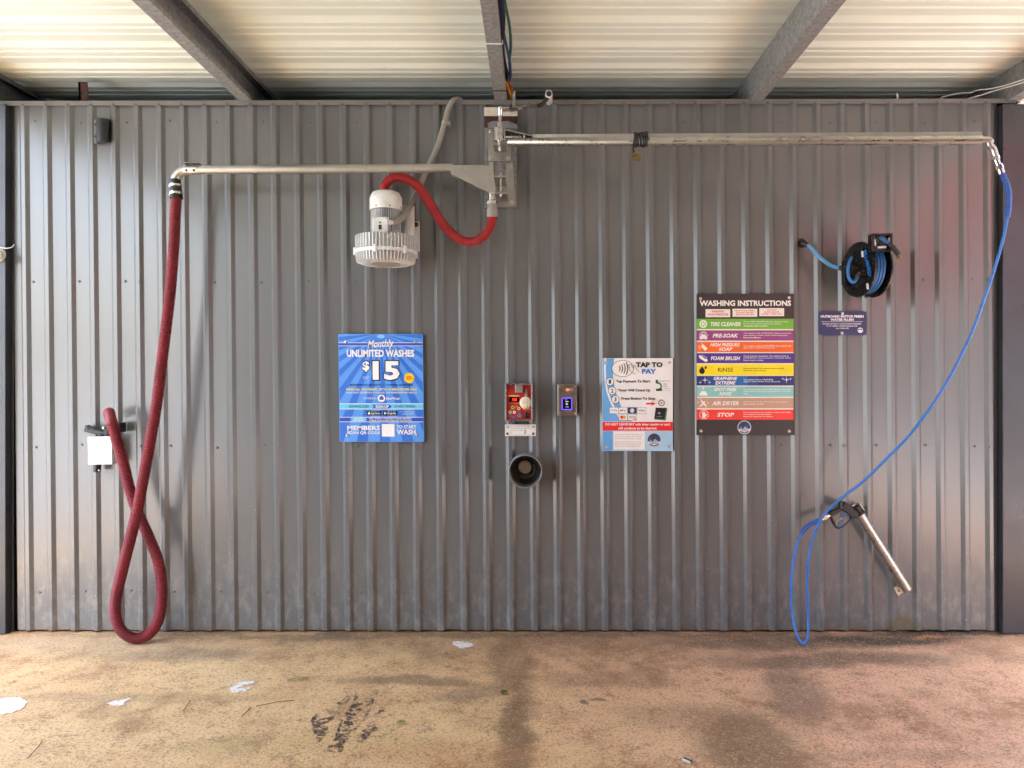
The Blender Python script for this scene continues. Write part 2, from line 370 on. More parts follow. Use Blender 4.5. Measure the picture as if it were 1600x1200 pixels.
# ================================================================== canopy roof with its steel rafters
Z_WT = CAM_Z + (CY - 160) / S(0)                                   # wall top 3.39 m
Z_RF = Z_WT + .195
def ceiling_material():
    b = NB('cream roof sheet'); p = b.pos()
    col = b.mix(b.ramp(b.noise(1.3, 5, .6, vec=b.scalev(p, .3, 1, 1)), .3, .7), lin((213, 221, 210)), lin((224, 232, 221)))
    sp = b.math('MULTIPLY', b.ramp(b.noise(60, 4, .6), .64, .70), b.ramp(b.noise(4.2, 4, vec=b.scalev(p, .6, 3.3, 1)), .54, .70))
    col = b.mix(b.math('MULTIPLY', sp, .55), col, lin((120, 108, 84)))
    b.base(col); b.rough(.45); b.b.inputs['Specular IOR Level'].default_value = .4; return b.m
roof = thing('canopy_roof', 'cream ribbed sheet roof on galvanised rafters above the grey wall', 'roof', (0, 0, Z_RF))
prof = []
y = -9.0; pit = .3048
k0 = .62 - math.ceil((.62 + 9) / pit) * pit
while y < .95:
    for dy, dz in ((0, 0), (.018, .032), (.046, .032), (.086, 0), (.128, 0), (.132, .009), (.142, .009), (.152, 0), (.206, 0), (.210, .009), (.220, .009), (.230, 0)):
        prof.append((y + dy + .02, Z_RF + dz))
    y += pit
g = MB(); xs = [-4.1 + i * .5 for i in range(17)]
vv = [[g.bm.verts.new((x, yy, zz + 0.0006*noise.noise(Vector((x*1.1, yy*.7, 0))))) for yy, zz in prof] for x in xs]
for a, b_ in zip(vv, vv[1:]):
    for i in range(len(prof) - 1): g.bm.faces.new((a[i], a[i+1], b_[i+1], b_[i]))
g.obj('roof_sheet', ceiling_material(), roof, ang=8)
slope = .0
raf0 = None
for n_, px in enumerate((-22, 376, 773, 1171, 1569)):
    x0 = (px - CX) / S(0); wdt = 19.5 / S(0); th = .004; h = Z_RF - Z_WT - .003; z0 = Z_WT + .001
    g = MB(); ya, yb = -9.0, .6
    sec = ((0, 0), (wdt, 0), (wdt, .028), (wdt-th, .028), (wdt-th, th), (th, th), (th, h-th), (wdt-th, h-th), (wdt-th, h-.028), (wdt, h-.028), (wdt, h), (0, h))
    g.prism([(x0 + a, ya, z0 + b_) for a, b_ in sec], (0, yb - ya, 0))
    r_ = g.obj('rafter', GALV, roof, ang=30)
g = MB()                                                            # zip tie round the middle rafter
xa = (773 - CX)/S(0); yt = (3.40-CAM_Z)*F_PX/(CY-66) - CAM_D
g.box((xa - .004, yt, Z_WT - .003), (xa + .088, yt + .006, Z_WT + .0005)); g.box((xa + .084, yt, Z_WT), (xa + .089, yt + .006, Z_WT + .15))
g.obj('cable_tie', WHITEP, roof)
g = MB(); yt = (3.40-CAM_Z)*F_PX/(CY-140) - CAM_D
g.box((xa - .003, yt, Z_WT - .003), (xa + .084, yt + .005, Z_WT + .0005)); g.obj('cable_tie', BLACK, roof)

# ================================================================== the ribbed wall
def rib_px(k): return 30.5 + 35.2*k + .0366*k*k
def lean(px, z):                                                    # the sheets were hung a touch out of plumb
    t = (Z_WT - z) / (Z_WT - .0); f = (px - 20) / 1540.0
    return (9.0 - 4.0*f) * t
wall = thing('ribbed_wall', 'grey ribbed sheet metal wall with screws standing behind all the equipment', 'wall', (0, 0, 0))
sec = []                                                            # (pixel x, depth in front of the pan)
w1, w2, w3 = 17.5e-3*S(0), 25e-3*S(0), 17.5e-3*S(0); e = .28
sec.append((19.0, 0))
for k in range(42):
    x = rib_px(k)
    for dx, d in ((-e, 0), (e*.7, .0015), (w1-e*.7, .0175), (w1+e, .019), (w1+w2-e, .019), (w1+w2+e*.7, .0175), (w1+w2+w3-e*.7, .0015), (w1+w2+w3+e, 0)):
        sec.append((x + dx, d))
sec.append((1556.5, 0))
g = MB(); NZ = 26; rows = []
for j in range(NZ + 1):
    z = .014 + (Z_WT - .005 - .014) * j / NZ; row = []
    for i, (px, d) in enumerate(sec):
        px2 = px + lean(px, z)
        wob = .0012*noise.noise(Vector((px*.012, z*.9, 3.1))) if d < .01 else .0004*noise.noise(Vector((px*.01, z*.8, 9)))
        row.append(g.bm.verts.new(((px2 - CX)/S(0), -d - wob, z + (.004*noise.noise(Vector((int(px/36)*.7, 0, 5))) if j == 0 else 0))))
    rows.append(row)
for a, b_ in zip(rows, rows[1:]):
    for i in range(len(sec) - 1): g.bm.faces.new((a[i], a[i+1], b_[i+1], b_[i]))
g.obj('wall_sheet', WALL, wall, ang=14)
g = MB(); g.box((-3.4, .03, .012), (3.0, .10, Z_WT - .01)); g.obj('wall_frame', DARK, wall)
g = MB()                                                            # cap flashing along the top
za, zb = Z_WT, Z_WT - 7.2/S(0)
xL, xR = (-6 - CX)/S(.024), (1588 - CX)/S(.024); dz = .016
for (ya, yb, z_a, z_b) in ((-.0245, -.0225, zb, za), (-.0225, .12, za - .002, za)):
    v = []
    for x, zz in ((xL, 0), (xR, dz)):
        v += [(x, ya, z_a + zz), (x, yb, z_a + zz), (x, yb, z_b + zz), (x, ya, z_b + zz)]
    vs = [g.bm.verts.new(p) for p in v]
    for f in ((0,1,2,3),(7,6,5,4),(0,4,5,1),(1,5,6,2),(2,6,7,3),(3,7,4,0)): g.bm.faces.new([vs[i] for i in f])
trim = g.obj('top_trim', TRIM, wall)
def screw_head(at, parent, name, mat=SCREW, r=.0062):
    g = MB(); g.lathe(at, (0, -1, 0), [(r*1.5, 0), (r*1.5, .0012), (r, .0018), (r*.95, .005), (r*.6, .0062)], 10); return g.obj(name, mat, parent, origin=at, ang=50)
first = None
for px in [9] + [rib_px(k) + 5 for k in range(42)]:
    if 750 < px < 812: continue
    p = P(px + random.uniform(-1, 1), 163.6 - 4.0*px/1600, .0245)
    if first is None: first = screw_head(p, trim, 'trim_screw')
    else: clone(first, trim, p)
first = None; nsc = 0
blk = [(528,522,665,692),(788,598,840,682),(870,599,905,651),(940,559,1054,706),(1087,458,1242,682),(1278,485,1354,525),(790,705,850,768),(553,290,660,415),(560,255,775,390),(755,160,810,330),(130,640,200,740)]
for ry, off in ((190, 0), (439, -9), (697, -6), (925, 0)):
    for k in range(1, 42, 2):
        px = rib_px(k) - 10 - (k*7 % 5) + off*.5; y_ = ry + random.uniform(-3, 3)
        cand = [(px, y_, .0005)]
        if k % 6 == 5: cand.append((rib_px(k) + 7.5, y_ + 1, .0195))
        for cx_, cy_, d in cand:
            if any(a < cx_ < c and b_ < cy_ < dd for a, b_, c, dd in blk) or nsc >= 92 or cx_ < 22: continue
            nsc += 1
            p = P(cx_ + lean(cx_, CAM_Z - (cy_ - CY)/S(0)), cy_, d)
            if first is None: first = screw_head(p, wall, 'wall_screw')
            else: clone(first, wall, p)

# boxed steel columns at both ends
for px0, px1, lab in ((-60, 8.5, 'slate blue steel column at the bright end of the wall by the red vacuum hose'), (1567, 1640, 'dark slate steel column at the end of the wall beside the blue pressure hose')):
    t = thing('steel_column', lab, 'column', ((px0 + px1)/2/S(.05) - CX/S(.05), 0, 0), 'columns at the ends of the wall')
    g = MB(); a, c = P(px0, 166, .055), P(px1, 990, .055)
    g.box((a.x, -.055, .006), (c.x, .11, Z_WT - .03)); g.obj('boxed_shaft', SLATE, t, bevel=.003)
    xe = (19 - CX)/S(.0) if px0 < 0 else (1556.5 - CX)/S(0)
    ed = c.x if px0 < 0 else a.x
    g = MB(); g.box((min(xe, ed) + .001 + (.0 if px0 < 0 else -.012), -.006, .008), (max(xe, ed) + (.014 if px0 < 0 else -.001), -.001, Z_WT - .03)); g.obj('edge_flashing', SLATE, t)
    f0 = None
    for py in (215, 262, 440, 560, 690, 923):
        p = P(15.5 if px0 < 0 else 1562, py, .0065)
        if f0 is None: f0 = screw_head(p, t, 'column_screw', SCREW, .005)
        else: clone(f0, t, p)

# ================================================================== things at the top of the wall
t = thing('rusty_strap', 'rusty red brown steel strap rising from the wall top to the roof', 'strap', (P(129, 160, -.06)))
g = MB(); g.prism([P(122, 128, -.06), P(136, 128, -.06), P(138.5, 164, -.06), P(124.5, 164, -.06)], (0, .006, 0)); g.prism([P(122, 128, -.06), P(125, 128, -.06), P(127.5, 164, -.06), P(124.5, 164, -.06)], (0, .05, 0))
g.obj('angle_bar', RUST, t)
t = thing('hanger_bracket', 'small black hanger block with two round holes high on the wall', 'bracket', P(154, 206, .02))
g = MB(); g.pprism([(146.5, 187), (152, 186), (152, 224.5), (146.5, 223.5)], .035, .0195); g.obj('side_plate', M('dark grey bracket', (96, 94, 92), .45), t, bevel=.001)
g = MB()
pts = [P(152, 187, .033) + Vector((.042*(1-math.cos(R(a)))/1.0, -.038*math.sin(R(a)), 0)) for a in (0, 25, 50, 75, 100, 130, 155)]
g.prism(pts + [P(152, 187, .0) + Vector((.075, 0, 0)), P(152, 187, .0)], (0, 0, -.15)); g.obj('curved_block', BLACKP, t, bevel=.002)
for py in (194.5, 213):
    g = MB(); g.lathe(P(149.3, py, .035), (0, -1, 0), [(.0075, 0), (.0075, .001)], 14); g.obj('hole', M('hole black', (8, 8, 8), .8), t)
t = thing('dome_camera', 'small round white camera housing at the edge of the slate column', 'camera', P(-4, 398, .055))
g = MB(); g.lathe(P(-2, 398, .055), (0, -1, 0), [(.046, 0), (.046, .02), (.040, .032), (.030, .036)], 28); g.obj('housing', WHITEP, t)
g = MB(); g.lathe(P(-2, 398, .0905), (0, -1, 0), [(.029, 0), (.026, .012), (.014, .02)], 24); g.obj('lens_ring', M('pale grey lens', (176, 172, 160), .3), t)
g = MB(); g.tube(pcurve([(22, 382, .004), (19, 386, .03), (11, 388, .06), (2, 387, .062), (-8, 383, .062)], .01), .0035, 8); g.obj('cable', WHITEP, t)
t = thing('conduit_stub', 'small pale square conduit stub above the end of the wall trim', 'conduit', P(1597, 157, .03))
g = MB(); g.pbox(1591, 152, 1597.5, 158, -.05, .03); g.obj('stub', M('pale conduit', (226, 205, 186), .5), t, bevel=.002)
for n_, pts, lab in ((0, [(1466, 157, .02), (1475, 151, -.05), (1500, 145.5, -.08), (1516, 145, .0), (1527, 141, .1), (1548, 138.5, .3), (1572, 133, .5), (1606, 122, .8)], 'upper thin white wire running from the wall top to the corner rafter'),
                     (1, [(1504, 157, .02), (1512, 154.5, -.02), (1535, 148, .1), (1560, 140, .3), (1582, 134, .5), (1608, 126, .8)], 'lower thin white wire running from the wall top to the corner rafter')):
    g = MB(); g.tube(pcurve(pts, .015), .0032, 8)
    tag(g.obj('loose_wire', WHITEP, None, origin=P(*pts[0])), lab, 'wire', 'loose white wires at the roof corner')
g = MB(); g.tube(pcurve([(1401.5, 146.5, -.04), (1402.3, 150, -.03), (1402.5, 157, -.01)], .01), .005, 8)
tag(g.obj('wire_end', WHITEP, None, origin=P(1402, 157, 0)), 'short white wire end poking up behind the wall trim', 'wire')

# coloured cables down the middle rafter
cabs = thing('cable_bundle', 'bundle of rainbow coloured air lines running along the middle rafter', 'cable bundle', P(795, 158, 0))
def along(x, dep, z): return Vector((x, dep - CAM_D, z))
xr = (773 - CX)/S(0) + 19.5/S(0)
for n_, (nm, col, dx, dz, ex) in enumerate((('blue_line', (36, 78, 140), .022, .05, 0), ('green_line', (38, 92, 70), .036, .065, 3), ('black_line', (22, 22, 24), .014, .03, 9), ('red_line', (196, 44, 34), -.050, .030, 11), ('yellow_line', (214, 178, 42), -.060, .045, 7), ('orange_line', (214, 110, 40), -.056, .060, 5))):
    z = Z_WT + dz; pts = [along(xr + dx + .012*math.sin(n_*2.1 + i*1.3), 3.0 + i*.22, z + .012*math.sin(i*.9 + n_)) for i in range(8)]
    pts += [P(785 + ex*.5, 122 + n_, .06), P(789 + ex, 138 + n_*.8, .03), P(792 + ex, 153, -.02), P(793 + ex, 166, -.08)]
    g = MB(); g.tube(curve(pts, .02), .0075, 8); g.obj(nm, M('line ' + nm, col, .4), cabs)

# ================================================================== swivel mount plate and rotary fittings
mp = thing('mount_plate', 'galvanised steel mounting plate bolted to the wall for both booms', 'mounting plate', P(784, 250, .02))
g = MB(); g.pbox(757, 181, 808.5, 201, .0195, .021); g.obj('rusty_opening', RUST, mp)
g = MB(); g.pbox(756.5, 167.5, 808.5, 181, .0195, .026); g.obj('white_board', M('weathered white board', (214, 208, 192), .6, dirt=(150, 140, 120)), mp, bevel=.001)
g = MB(); g.pprism([(762, 192), (770, 189), (795, 189), (808, 195), (808, 199.5), (762, 199.5)], .06, .022); g.obj('angle_bracket', GALV, mp, bevel=.001)
g = MB(); g.pbox(757, 199.5, 807, 324, .0195, .030); g.obj('backing_plate', GALV, mp, bevel=.001)
g = MB(); g.pbox(763, 201, 798.5, 251.5, .03, .042); g.obj('upper_plate', STEEL_DULL, mp, bevel=.0015)
g = MB(); g.pprism([(764, 252.5), (771, 252.5), (771, 274), (790.5, 274), (790.5, 255.5), (801, 253.5), (805, 321), (780, 323.5), (764, 323.5)], .040, .03); g.obj('lower_plate', STEEL_DULL, mp, bevel=.0015)
f0 = None
for px, py, d in ((767.5, 246, .042), (794, 246.5, .042), (797.5, 260, .040), (767, 206, .042), (794.5, 205, .042), (767.5, 316, .04), (799.5, 316, .04)):
    p = P(px, py, d)
    if f0 is None:
        g = MB(); g.lathe(p, (0, -1, 0), [(.013, 0), (.013, .002), (.0095, .0022), (.0095, .008), (.006, .010)], 6); f0 = g.obj('bolt', BOLT, mp, origin=p)
    else: clone(f0, mp, p)

# wash boom: pipe with flat channel on top, swings out towards the viewer at its tip
D0, D1 = .22, 1.02
def wb(px): return D0 + (D1 - D0) * (px - 780) / (1534 - 780)
boom = thing('wash_boom', 'long stainless wash boom swung out over the right signs', 'boom', P(779, 210, D0))
def zz(py, d=D0): return CAM_Z - (py - CY)/S(d)
def vcyl(px, pya, pyb, rpx, d=D0, r2=None, seg=28):
    g = MB(); a, b_ = P(px, pya, d), P(px, pyb, d); g.cyl(a, b_, rpx/S(d), (r2 or rpx)/S(d), seg); return g
vcyl(779.5, 201, 220.5, 8.6).obj('hub', STEEL, boom, bevel=.002)
vcyl(781, 192.5, 201, 5).obj('upper_collar', STEEL, boom, bevel=.001)
g = vcyl(780.5, 220.5, 223, 4.3); g.lathe(P(780.5, 223, D0), (0, 0, -1), [(.0175, 0), (.0175, .02), (.009, .024), (.009, .046), (.006, .05)], 6); g.obj('lower_nut', STEEL, boom)
g = MB(); a, b_ = P(770, 222, D0), P(790, 232, D0)
for pya, pyb in ((224, 222), (200, 197.5)):
    g = MB(); g.box((a.x, -D0 + .03, zz(pya)), (b_.x, -.042, zz(pyb))); g.obj('hinge_arm', STEEL_DULL, boom, bevel=.001)
pa, pb = P(795, 221.8, wb(795)), P(1534, 219, wb(1534)); ax = (pb - pa).normalized()
rr = .0235
def wb3(px):                                                        # depth of the straight boom where it crosses pixel column px
    da, dd = -pa.y, pa.y - pb.y; t_ = ((px - CX)*(CAM_D - da) - F_PX*pa.x) / (F_PX*(pb.x - pa.x) + (px - CX)*dd); return da + dd*t_
g = MB(); g.tube([pa, pa.lerp(pb, .25), pa.lerp(pb, .5), pa.lerp(pb, .75), pb], rr, 28); g.obj('round_pipe', STEEL, boom)
g = MB(); ca, cb = P(833, 214.2, wb(833)), P(1533, 211.3, wb(1533)); up = Vector((0, 0, 1)); sd = ax.cross(up).normalized(); hh = .0135; ww = .0135
g.prism([ca + up*hh - sd*ww, ca + up*hh + sd*ww, ca - up*hh*1.1 + sd*ww, ca - up*hh*1.1 - sd*ww], cb - ca); g.obj('channel', STEEL_DULL, boom, bevel=.001)
dg = wb(800)
g = MB(); g.prism([P(788, 201.5, dg + .01), P(834.5, 212, dg + .02), P(834.5, 218.2, dg + .02), P(788, 218.8, dg + .01)], (0, .02, 0)); g.obj('gusset', STEEL, boom, bevel=.001)
sh = Sheet(dg + .021)
g = MB(); g.face([P(789.5, 203.6, dg + .0115), P(789.5, 217.2, dg + .0115), P(832.5, 216.6, dg + .0215), P(832.5, 213, dg + .0215)]); stk = flat(g, 'sticker', ink((14, 14, 15), .3), boom)
g = MB(); sh.text(g, 'mos', 790.5, 212.6, 799.5, 215.6, 0, .02); sh.text(g, 'matic', 800, 211.6, 815, 215.6, 0); sh.disc(g, 819, 213.4, 1.4, 2.2, 0)
flat(g, 'lettering', ink((226, 228, 232)), stk)
g = MB(); g.tube(curve([pb - ax*.03, pb + ax*.035, P(1546, 225.5, D1 + .01), P(1552, 233, D1 + .01), P(1556, 246, D1 + .01)], .008), .0155, 16); g.obj('bent_spout', STEEL, boom)
g = MB(); g.tube([P(1555.5, 244, D1 + .01), P(1556.5, 249, D1 + .01)], .018, 6); g.tube([P(1556.5, 249, D1 + .01), P(1560, 258, D1 + .01)], .014, 16); g.tube([P(1560, 258, D1 + .01), P(1562.5, 264, D1 + .01)], .019, 6); g.tube([P(1562.5, 264, D1 + .01), P(1565, 271, D1 + .01)], .0165, 16)
g.obj('hose_fitting', CHROME, boom)

# rotary water feed above the boom
fe = thing('water_feed_fitting', 'chrome pipe fitting with short black hose on top of the boom pivot', 'pipe fitting', P(781, 190, D0))
vcyl(781.5, 180, 193, 2.6).obj('riser', STEEL, fe)
g = MB(); g.lathe(P(781.5, 181, D0), (0, 0, 1), [(.012, 0), (.015, .004), (.015, .03), (.018, .034), (.018, .052), (.014, .055)], 8); g.obj('swivel_joint', CHROME, fe)
g = MB(); g.tube([P(784, 172.5, D0), P(796, 171.3, D0)], .011, 14); g.tube([P(796, 171.3, D0), P(810, 169.6, D0)], .0145, 6); g.tube([P(810, 169.6, D0), P(816, 168.8, D0)], .011, 14); g.tube([P(816, 168.8, D0), P(824, 167.3, D0)], .0125, 6); g.obj('cross_pipe', CHROME, fe)
g = MB(); g.lathe(P(803, 170, D0), (0, 0, 1), [(.010, 0), (.010, .012), (.0085, .014), (.0085, .085), (.011, .088), (.010, .105), (.005, .113)], 14); g.obj('bleed_pipe', STEEL, fe)
g = MB(); g.tube([P(828, 166.3, D0), P(841, 165, D0)], .0115, 14); g.obj('hose_ferrule', M('aged brass ferrule', (120, 112, 96), .45, .8), fe)
g = MB(); g.tube(pcurve([(839, 165.2, D0), (846, 163.6, D0), (851, 159, D0), (855, 153, D0 + .005), (857.2, 147.5, D0 + .02)], .008), .0125, 14); g.obj('black_hose', BLACK, fe)
g = MB(); a = P(857.6, 146.5, D0 + .03); b_ = P(857.8, 140, -.10); b_.z = a.z + .06
axx = (b_ - a).normalized(); g.tube([a, a + axx*.05, b_], .0225, 24, True); wp = g.obj('pipe_sleeve', WHITEP, fe)
g = MB(); g.tube([a - axx*.004, a - axx*.0005], .0165, 20); g.obj('sleeve_mouth', BLACK, fe)

# black cord wound on the boom with a brass tag
wr = thing('cord_wrap', 'black cord wound round the stainless boom with a brass ring hanging under it', 'cord', P(1000, 222, wb3(1000)))
g = MB(); r_ = .030
for i in range(8):
    px = 989 + i*2.9; c = P(px, 218.5 + .4*math.sin(i*2.1), wb3(px)); t_ = []
    for k in range(29):
        a = 2*math.pi*k/28; t_.append(c + Vector((.006*math.sin(a + i), math.cos(a)*(r_ + .003*math.sin(i*3)), math.sin(a)*(r_*1.22 + .004*math.sin(i*1.7)))) + ax*(.011*k/28))
    g.tube(t_, .0058, 8)
g.tube(pcurve([(990, 228, wb3(990) + .03), (990, 236, wb3(990) + .035), (993, 241, wb3(993) + .03)], .006), .0055, 8)
g.tube(pcurve([(1011, 212, wb3(1010) + .03), (1012, 207, wb3(1010) + .03), (1009, 206, wb3(1010) + .02)], .006), .0055, 8)
g.obj('cord_coil', BLACK, wr)
g = MB(); c = P(994.5, 245, wb3(994) + .03); g.lathe(c, (0, -1, 0), [(.0125, 0), (.0265, 0), (.0275, .003), (.0265, .008), (.0125, .008)], 28, False); g.lathe(c, (0, -1, 0), [(.0125, .0), (.0125, .008)], 20); g.lathe(c, (.3, -1, .2), [(.006, .006), (.006, .013)], 10)
g.obj('brass_ring', BRASS, wr)

# ================================================================== vacuum boom and its hose
DV = .25
vb = thing('vacuum_boom', 'shorter dull steel vacuum boom reaching left from the gusset plate', 'boom', P(770, 285, DV))
g = MB(); g.pprism([(705, 258), (753, 257.5), (764.5, 260), (770.5, 259), (774, 300), (763, 300), (704.5, 271.5)], DV + .03, DV - .03); g.obj('gusset_box', STEEL_DULL, vb, bevel=.002)
g = MB(); g.tube([P(308, 265.3, DV), P(510, 264, DV), P(708, 262.6, DV)], .0262, 28); g.obj('round_pipe', STEEL_DULL, vb)
g = MB(); g.tube(pcurve([(312, 265.3, DV), (297, 265.5, DV), (286, 267.5, DV), (278.5, 272.5, DV), (274.8, 279, DV), (273.8, 287, DV)], .006), .0285, 28); g.obj('elbow', M('cast aluminium elbow', (205, 200, 186), .38, .8), vb)
g = MB(); g.tube([P(289, 265.4, DV), P(308.5, 265.3, DV)], .0305, 28); g.obj('collar', STEEL, vb, bevel=.001)
for px in (291, 302.5):
    p = P(px, 266, DV + .0303); g = MB(); g.lathe(p, (0, -1, 0), [(.007, -.004), (.007, .003), (.005, .005)], 12); g.obj('set_screw', BLACK, vb)
g = MB(); g.pbox(287, 253.2, 308.5, 254.6, DV - .03, DV + .03); g.pbox(287, 259.4, 308.5, 260.8, DV - .03, DV + .03); g.pbox(287, 254.6, 308.5, 259.4, DV + .005, DV + .011); g.obj('clamp_bracket', M('dark steel clamp', (120, 116, 108), .4, .8), vb)
for px in (291.5, 303.5):
    p = P(px, 257, DV + .011); g = MB(); g.lathe(p, (0, -1, 0), [(.007, 0), (.007, .006)], 6); g.obj('clamp_bolt', BLACK, vb)
g = MB()                                                            # hinge: pin, lugs, square bracket
g.pbox(772, 274, 790, 276.5, .04, DV + .02); g.obj('hinge_lug', STEEL_DULL, vb, bevel=.001)
g = MB(); g.pbox(774, 300, 792.5, 302.5, .04, DV + .02); g.pbox(774, 301.5, 792.5, 316.5, .042, .052); g.obj('hinge_lug', STEEL_DULL, vb, bevel=.001)
g = vcyl(782.3, 271, 300, 1.5, DV); g.lathe(P(783, 303, DV), (0, 0, -1), [(.011, 0), (.011, .016), (.007, .02)], 8); g.obj('hinge_pin', BOLT, vb)
g = vcyl(768.5, 299, 313, 5.6, DV - .03); g.obj('outlet_pipe', CHROME, vb)

def corr(r0, a, pitch):
    def f(L):
        u = (L / pitch) % 1.0; return r0 + a * (0.0 if u < .5 else 1.0) if False else r0 + a * (.5 - .5*math.cos(2*math.pi*u)) ** .7
    return f
vh = thing('vacuum_hose', 'long dark red corrugated vacuum hose hanging in a loop from its boom', 'hose', P(215, 990, .25))
pts = [(275.5, 306, DV), (273.5, 340, DV), (271.5, 385, DV), (266.5, 450, DV), (258.5, 520, DV), (251, 580, DV), (243.5, 640, DV+.01), (231, 710, DV+.02), (216, 790, DV+.03), (204, 840, DV+.03), (190.5, 893, DV+.02),
       (182, 930, DV), (180, 958, DV-.01), (188, 983, DV-.02), (208, 997, DV-.03), (231, 992, DV-.04), (248, 967, DV-.05), (253, 925, DV-.06), (248, 880, DV-.07), (233, 840, DV-.08), (215, 800, DV-.085), (203, 765, DV-.085), (193, 725, DV-.07), (183, 690, DV-.05), (175.5, 663, DV-.045), (172, 651, DV-.055), (171, 645.5, DV-.075), (170.5, 645, DV-.11), (170, 648, DV-.15)]
g = MB(); path = pcurve(pts, .0021); LH = .0021*len(path); tip = LH - .17
f_ = corr(.0280, .0060, .0105)
g.tube(path, lambda L: f_(L) if L < tip else .0325, 18); g.obj('corrugated_hose', REDH, vh, ang=60)
g = MB(); cp = [P(274 + i*.35, 280 + i*6.2, DV) for i in range(6)]
g.tube([P(273.8, 280.5, DV), P(274.4, 288, DV), P(274.5, 288.3, DV), P(275, 300, DV), P(275.1, 300.3, DV), P(275.6, 310.5, DV)], lambda L: .0315 if L < .031 else (.035 if L < .079 else .0385), 28, True); cuff = g.obj('rubber_cuff', BLACK, vh, ang=30)
for (pya, pyb, px, r_) in ((288.3, 291.6, 274.6, .0365), (300.5, 304, 275.3, .0395)):
    g = MB(); g.tube([P(px, pya, DV), P(px + .1, pyb, DV)], r_, 28); g.pbox(px - 11, pya - .5, px - 8.5, pyb + 1, DV, DV + .02); g.obj('hose_clamp', CHROME, vh)

# white nozzle pocket on the wall with the crevice nozzle lying in it
nb = thing('nozzle_holder', 'white square nozzle holder box fixed on the ribs behind the red hose', 'holder', P(165, 705, .02))
g = MB(); g.pprism([(136.8, 682.5), (175, 681.6), (175, 725.5), (138, 726)], .115, .105); g.obj('front_plate', M('bright white plate', (206, 206, 206), .45, 0, .02), nb, bevel=.001)
g = MB(); a, b_ = P(137.5, 683, .105), P(174.5, 725, .105)
for (x0, x1, z0, z1) in ((b_.x - .003, b_.x, b_.z, a.z), (a.x, a.x + .003, b_.z, a.z), (a.x, b_.x, b_.z, b_.z + .003)): g.box((x0, -.104, z0), (x1, -.0195, z1))
g.obj('box_frame', M('white box side', (222, 222, 220), .45, 0, .04), nb)
nz = thing('vacuum_nozzle', 'black ribbed vacuum nozzle stuck through the white holder box', 'nozzle', P(150, 690, .08))
g = MB(); a, b_ = P(131.5, 670, .085), P(166, 678, .085); q = (b_ - a).normalized(); up_ = q.cross(Vector((0, 1, 0))).normalized(); up_ = up_ if up_.z > 0 else -up_
g.prism([a + up_*.024, b_ + up_*.004, b_ - up_*.022, a - up_*.018], (0, .045, 0)); g.obj('claw_head', BLACKP, nz, bevel=.003)
g = MB()
for i in range(6):
    c = a.lerp(b_, .12 + i*.1); g.prism([c + up_*(.026 - i*.002), c + q*.004 + up_*(.026 - i*.002), c + q*.004 + up_*.004, c + up_*.004], (0, -.004, 0))
g.lathe(a + q*.02 + Vector((0, -.0, 0)), (0, -1, 0), [(.006, 0), (.006, .003)], 12); g.obj('grip_pad', M('dark grey ribs', (52, 51, 53), .5), nz)
g = MB(); g.tube([P(160, 678, .075), P(152, 728, .065), P(151.5, 736.5, .06)], lambda L: .026 if L < .18 else .022, 18); g.obj('nozzle_tube', BLACKP, nz)
g = MB(); g.lathe(P(155, 735, .086), (0, -1, 0), [(.006, 0), (.005, .004), (.002, .006)], 10); g.obj('nozzle_screw', BOLT, nz)
g = MB(); g.pbox(161.5, 665, 168, 682, .02, .09); g.obj('latch', BLACK, nz, bevel=.002)
g = MB(); g.pbox(181, 661, 186.5, 676, .02, .1); g.obj('latch', BLACK, nz, bevel=.002)
g = MB(); g.lathe(P(162.2, 668.5, .09), (0, -1, 0), [(.009, 0), (.009, .005), (.004, .009)], 12); g.obj('latch_rivet', BOLT, nz)
g = MB(); g.lathe(P(183, 674, .10), (0, -1, 0), [(.008, 0), (.006, .006)], 12); g.obj('latch_rivet', BOLT, nz)

# ================================================================== blower with its red hose, conduit
DB = .215; cx_b = P(603, 390, DB).x
CAST = M('white cast aluminium', (224, 226, 226), .42, .1, .05, 14, dirt=(120, 110, 94), dirt_amt=.45)
COWL = M('pale motor cowl', (218, 219, 216), .4, 0, .06, 16, dirt=(130, 118, 98), dirt_amt=.4)
FIN_SHADE = M('motor core fin gap shade', (70, 68, 64), .5, .2, .12, 14)  # dark core colour stands in for shade between the motor fins
bl = thing('vacuum_blower', 'white cast metal vacuum blower motor with finned round housing', 'blower', (cx_b, -DB, CAM_Z + (CY - 408)/S(DB)))
def zb_(py, d=DB + .1): return CAM_Z + (CY - py)/S(d)
zt, zf, zl = zb_(367), zb_(391), zb_(408)
ctr = Vector((cx_b, -DB, 0))
g = MB(); g.lathe(ctr, (0, 0, 1), [(.060, zl + .012), (.085, zl - .002), (.105, zl - .004), (.140, zl - .001), (.156, zl + .014), (.164, zf - .012), (.186, zf - .010), (.186, zf + .010), (.164, zf + .012), (.162, zt - .012), (.150, zt), (.100, zt + .002)], 56)
vol = g.obj('volute_housing', CAST, bl)
g = MB(); NF = 52
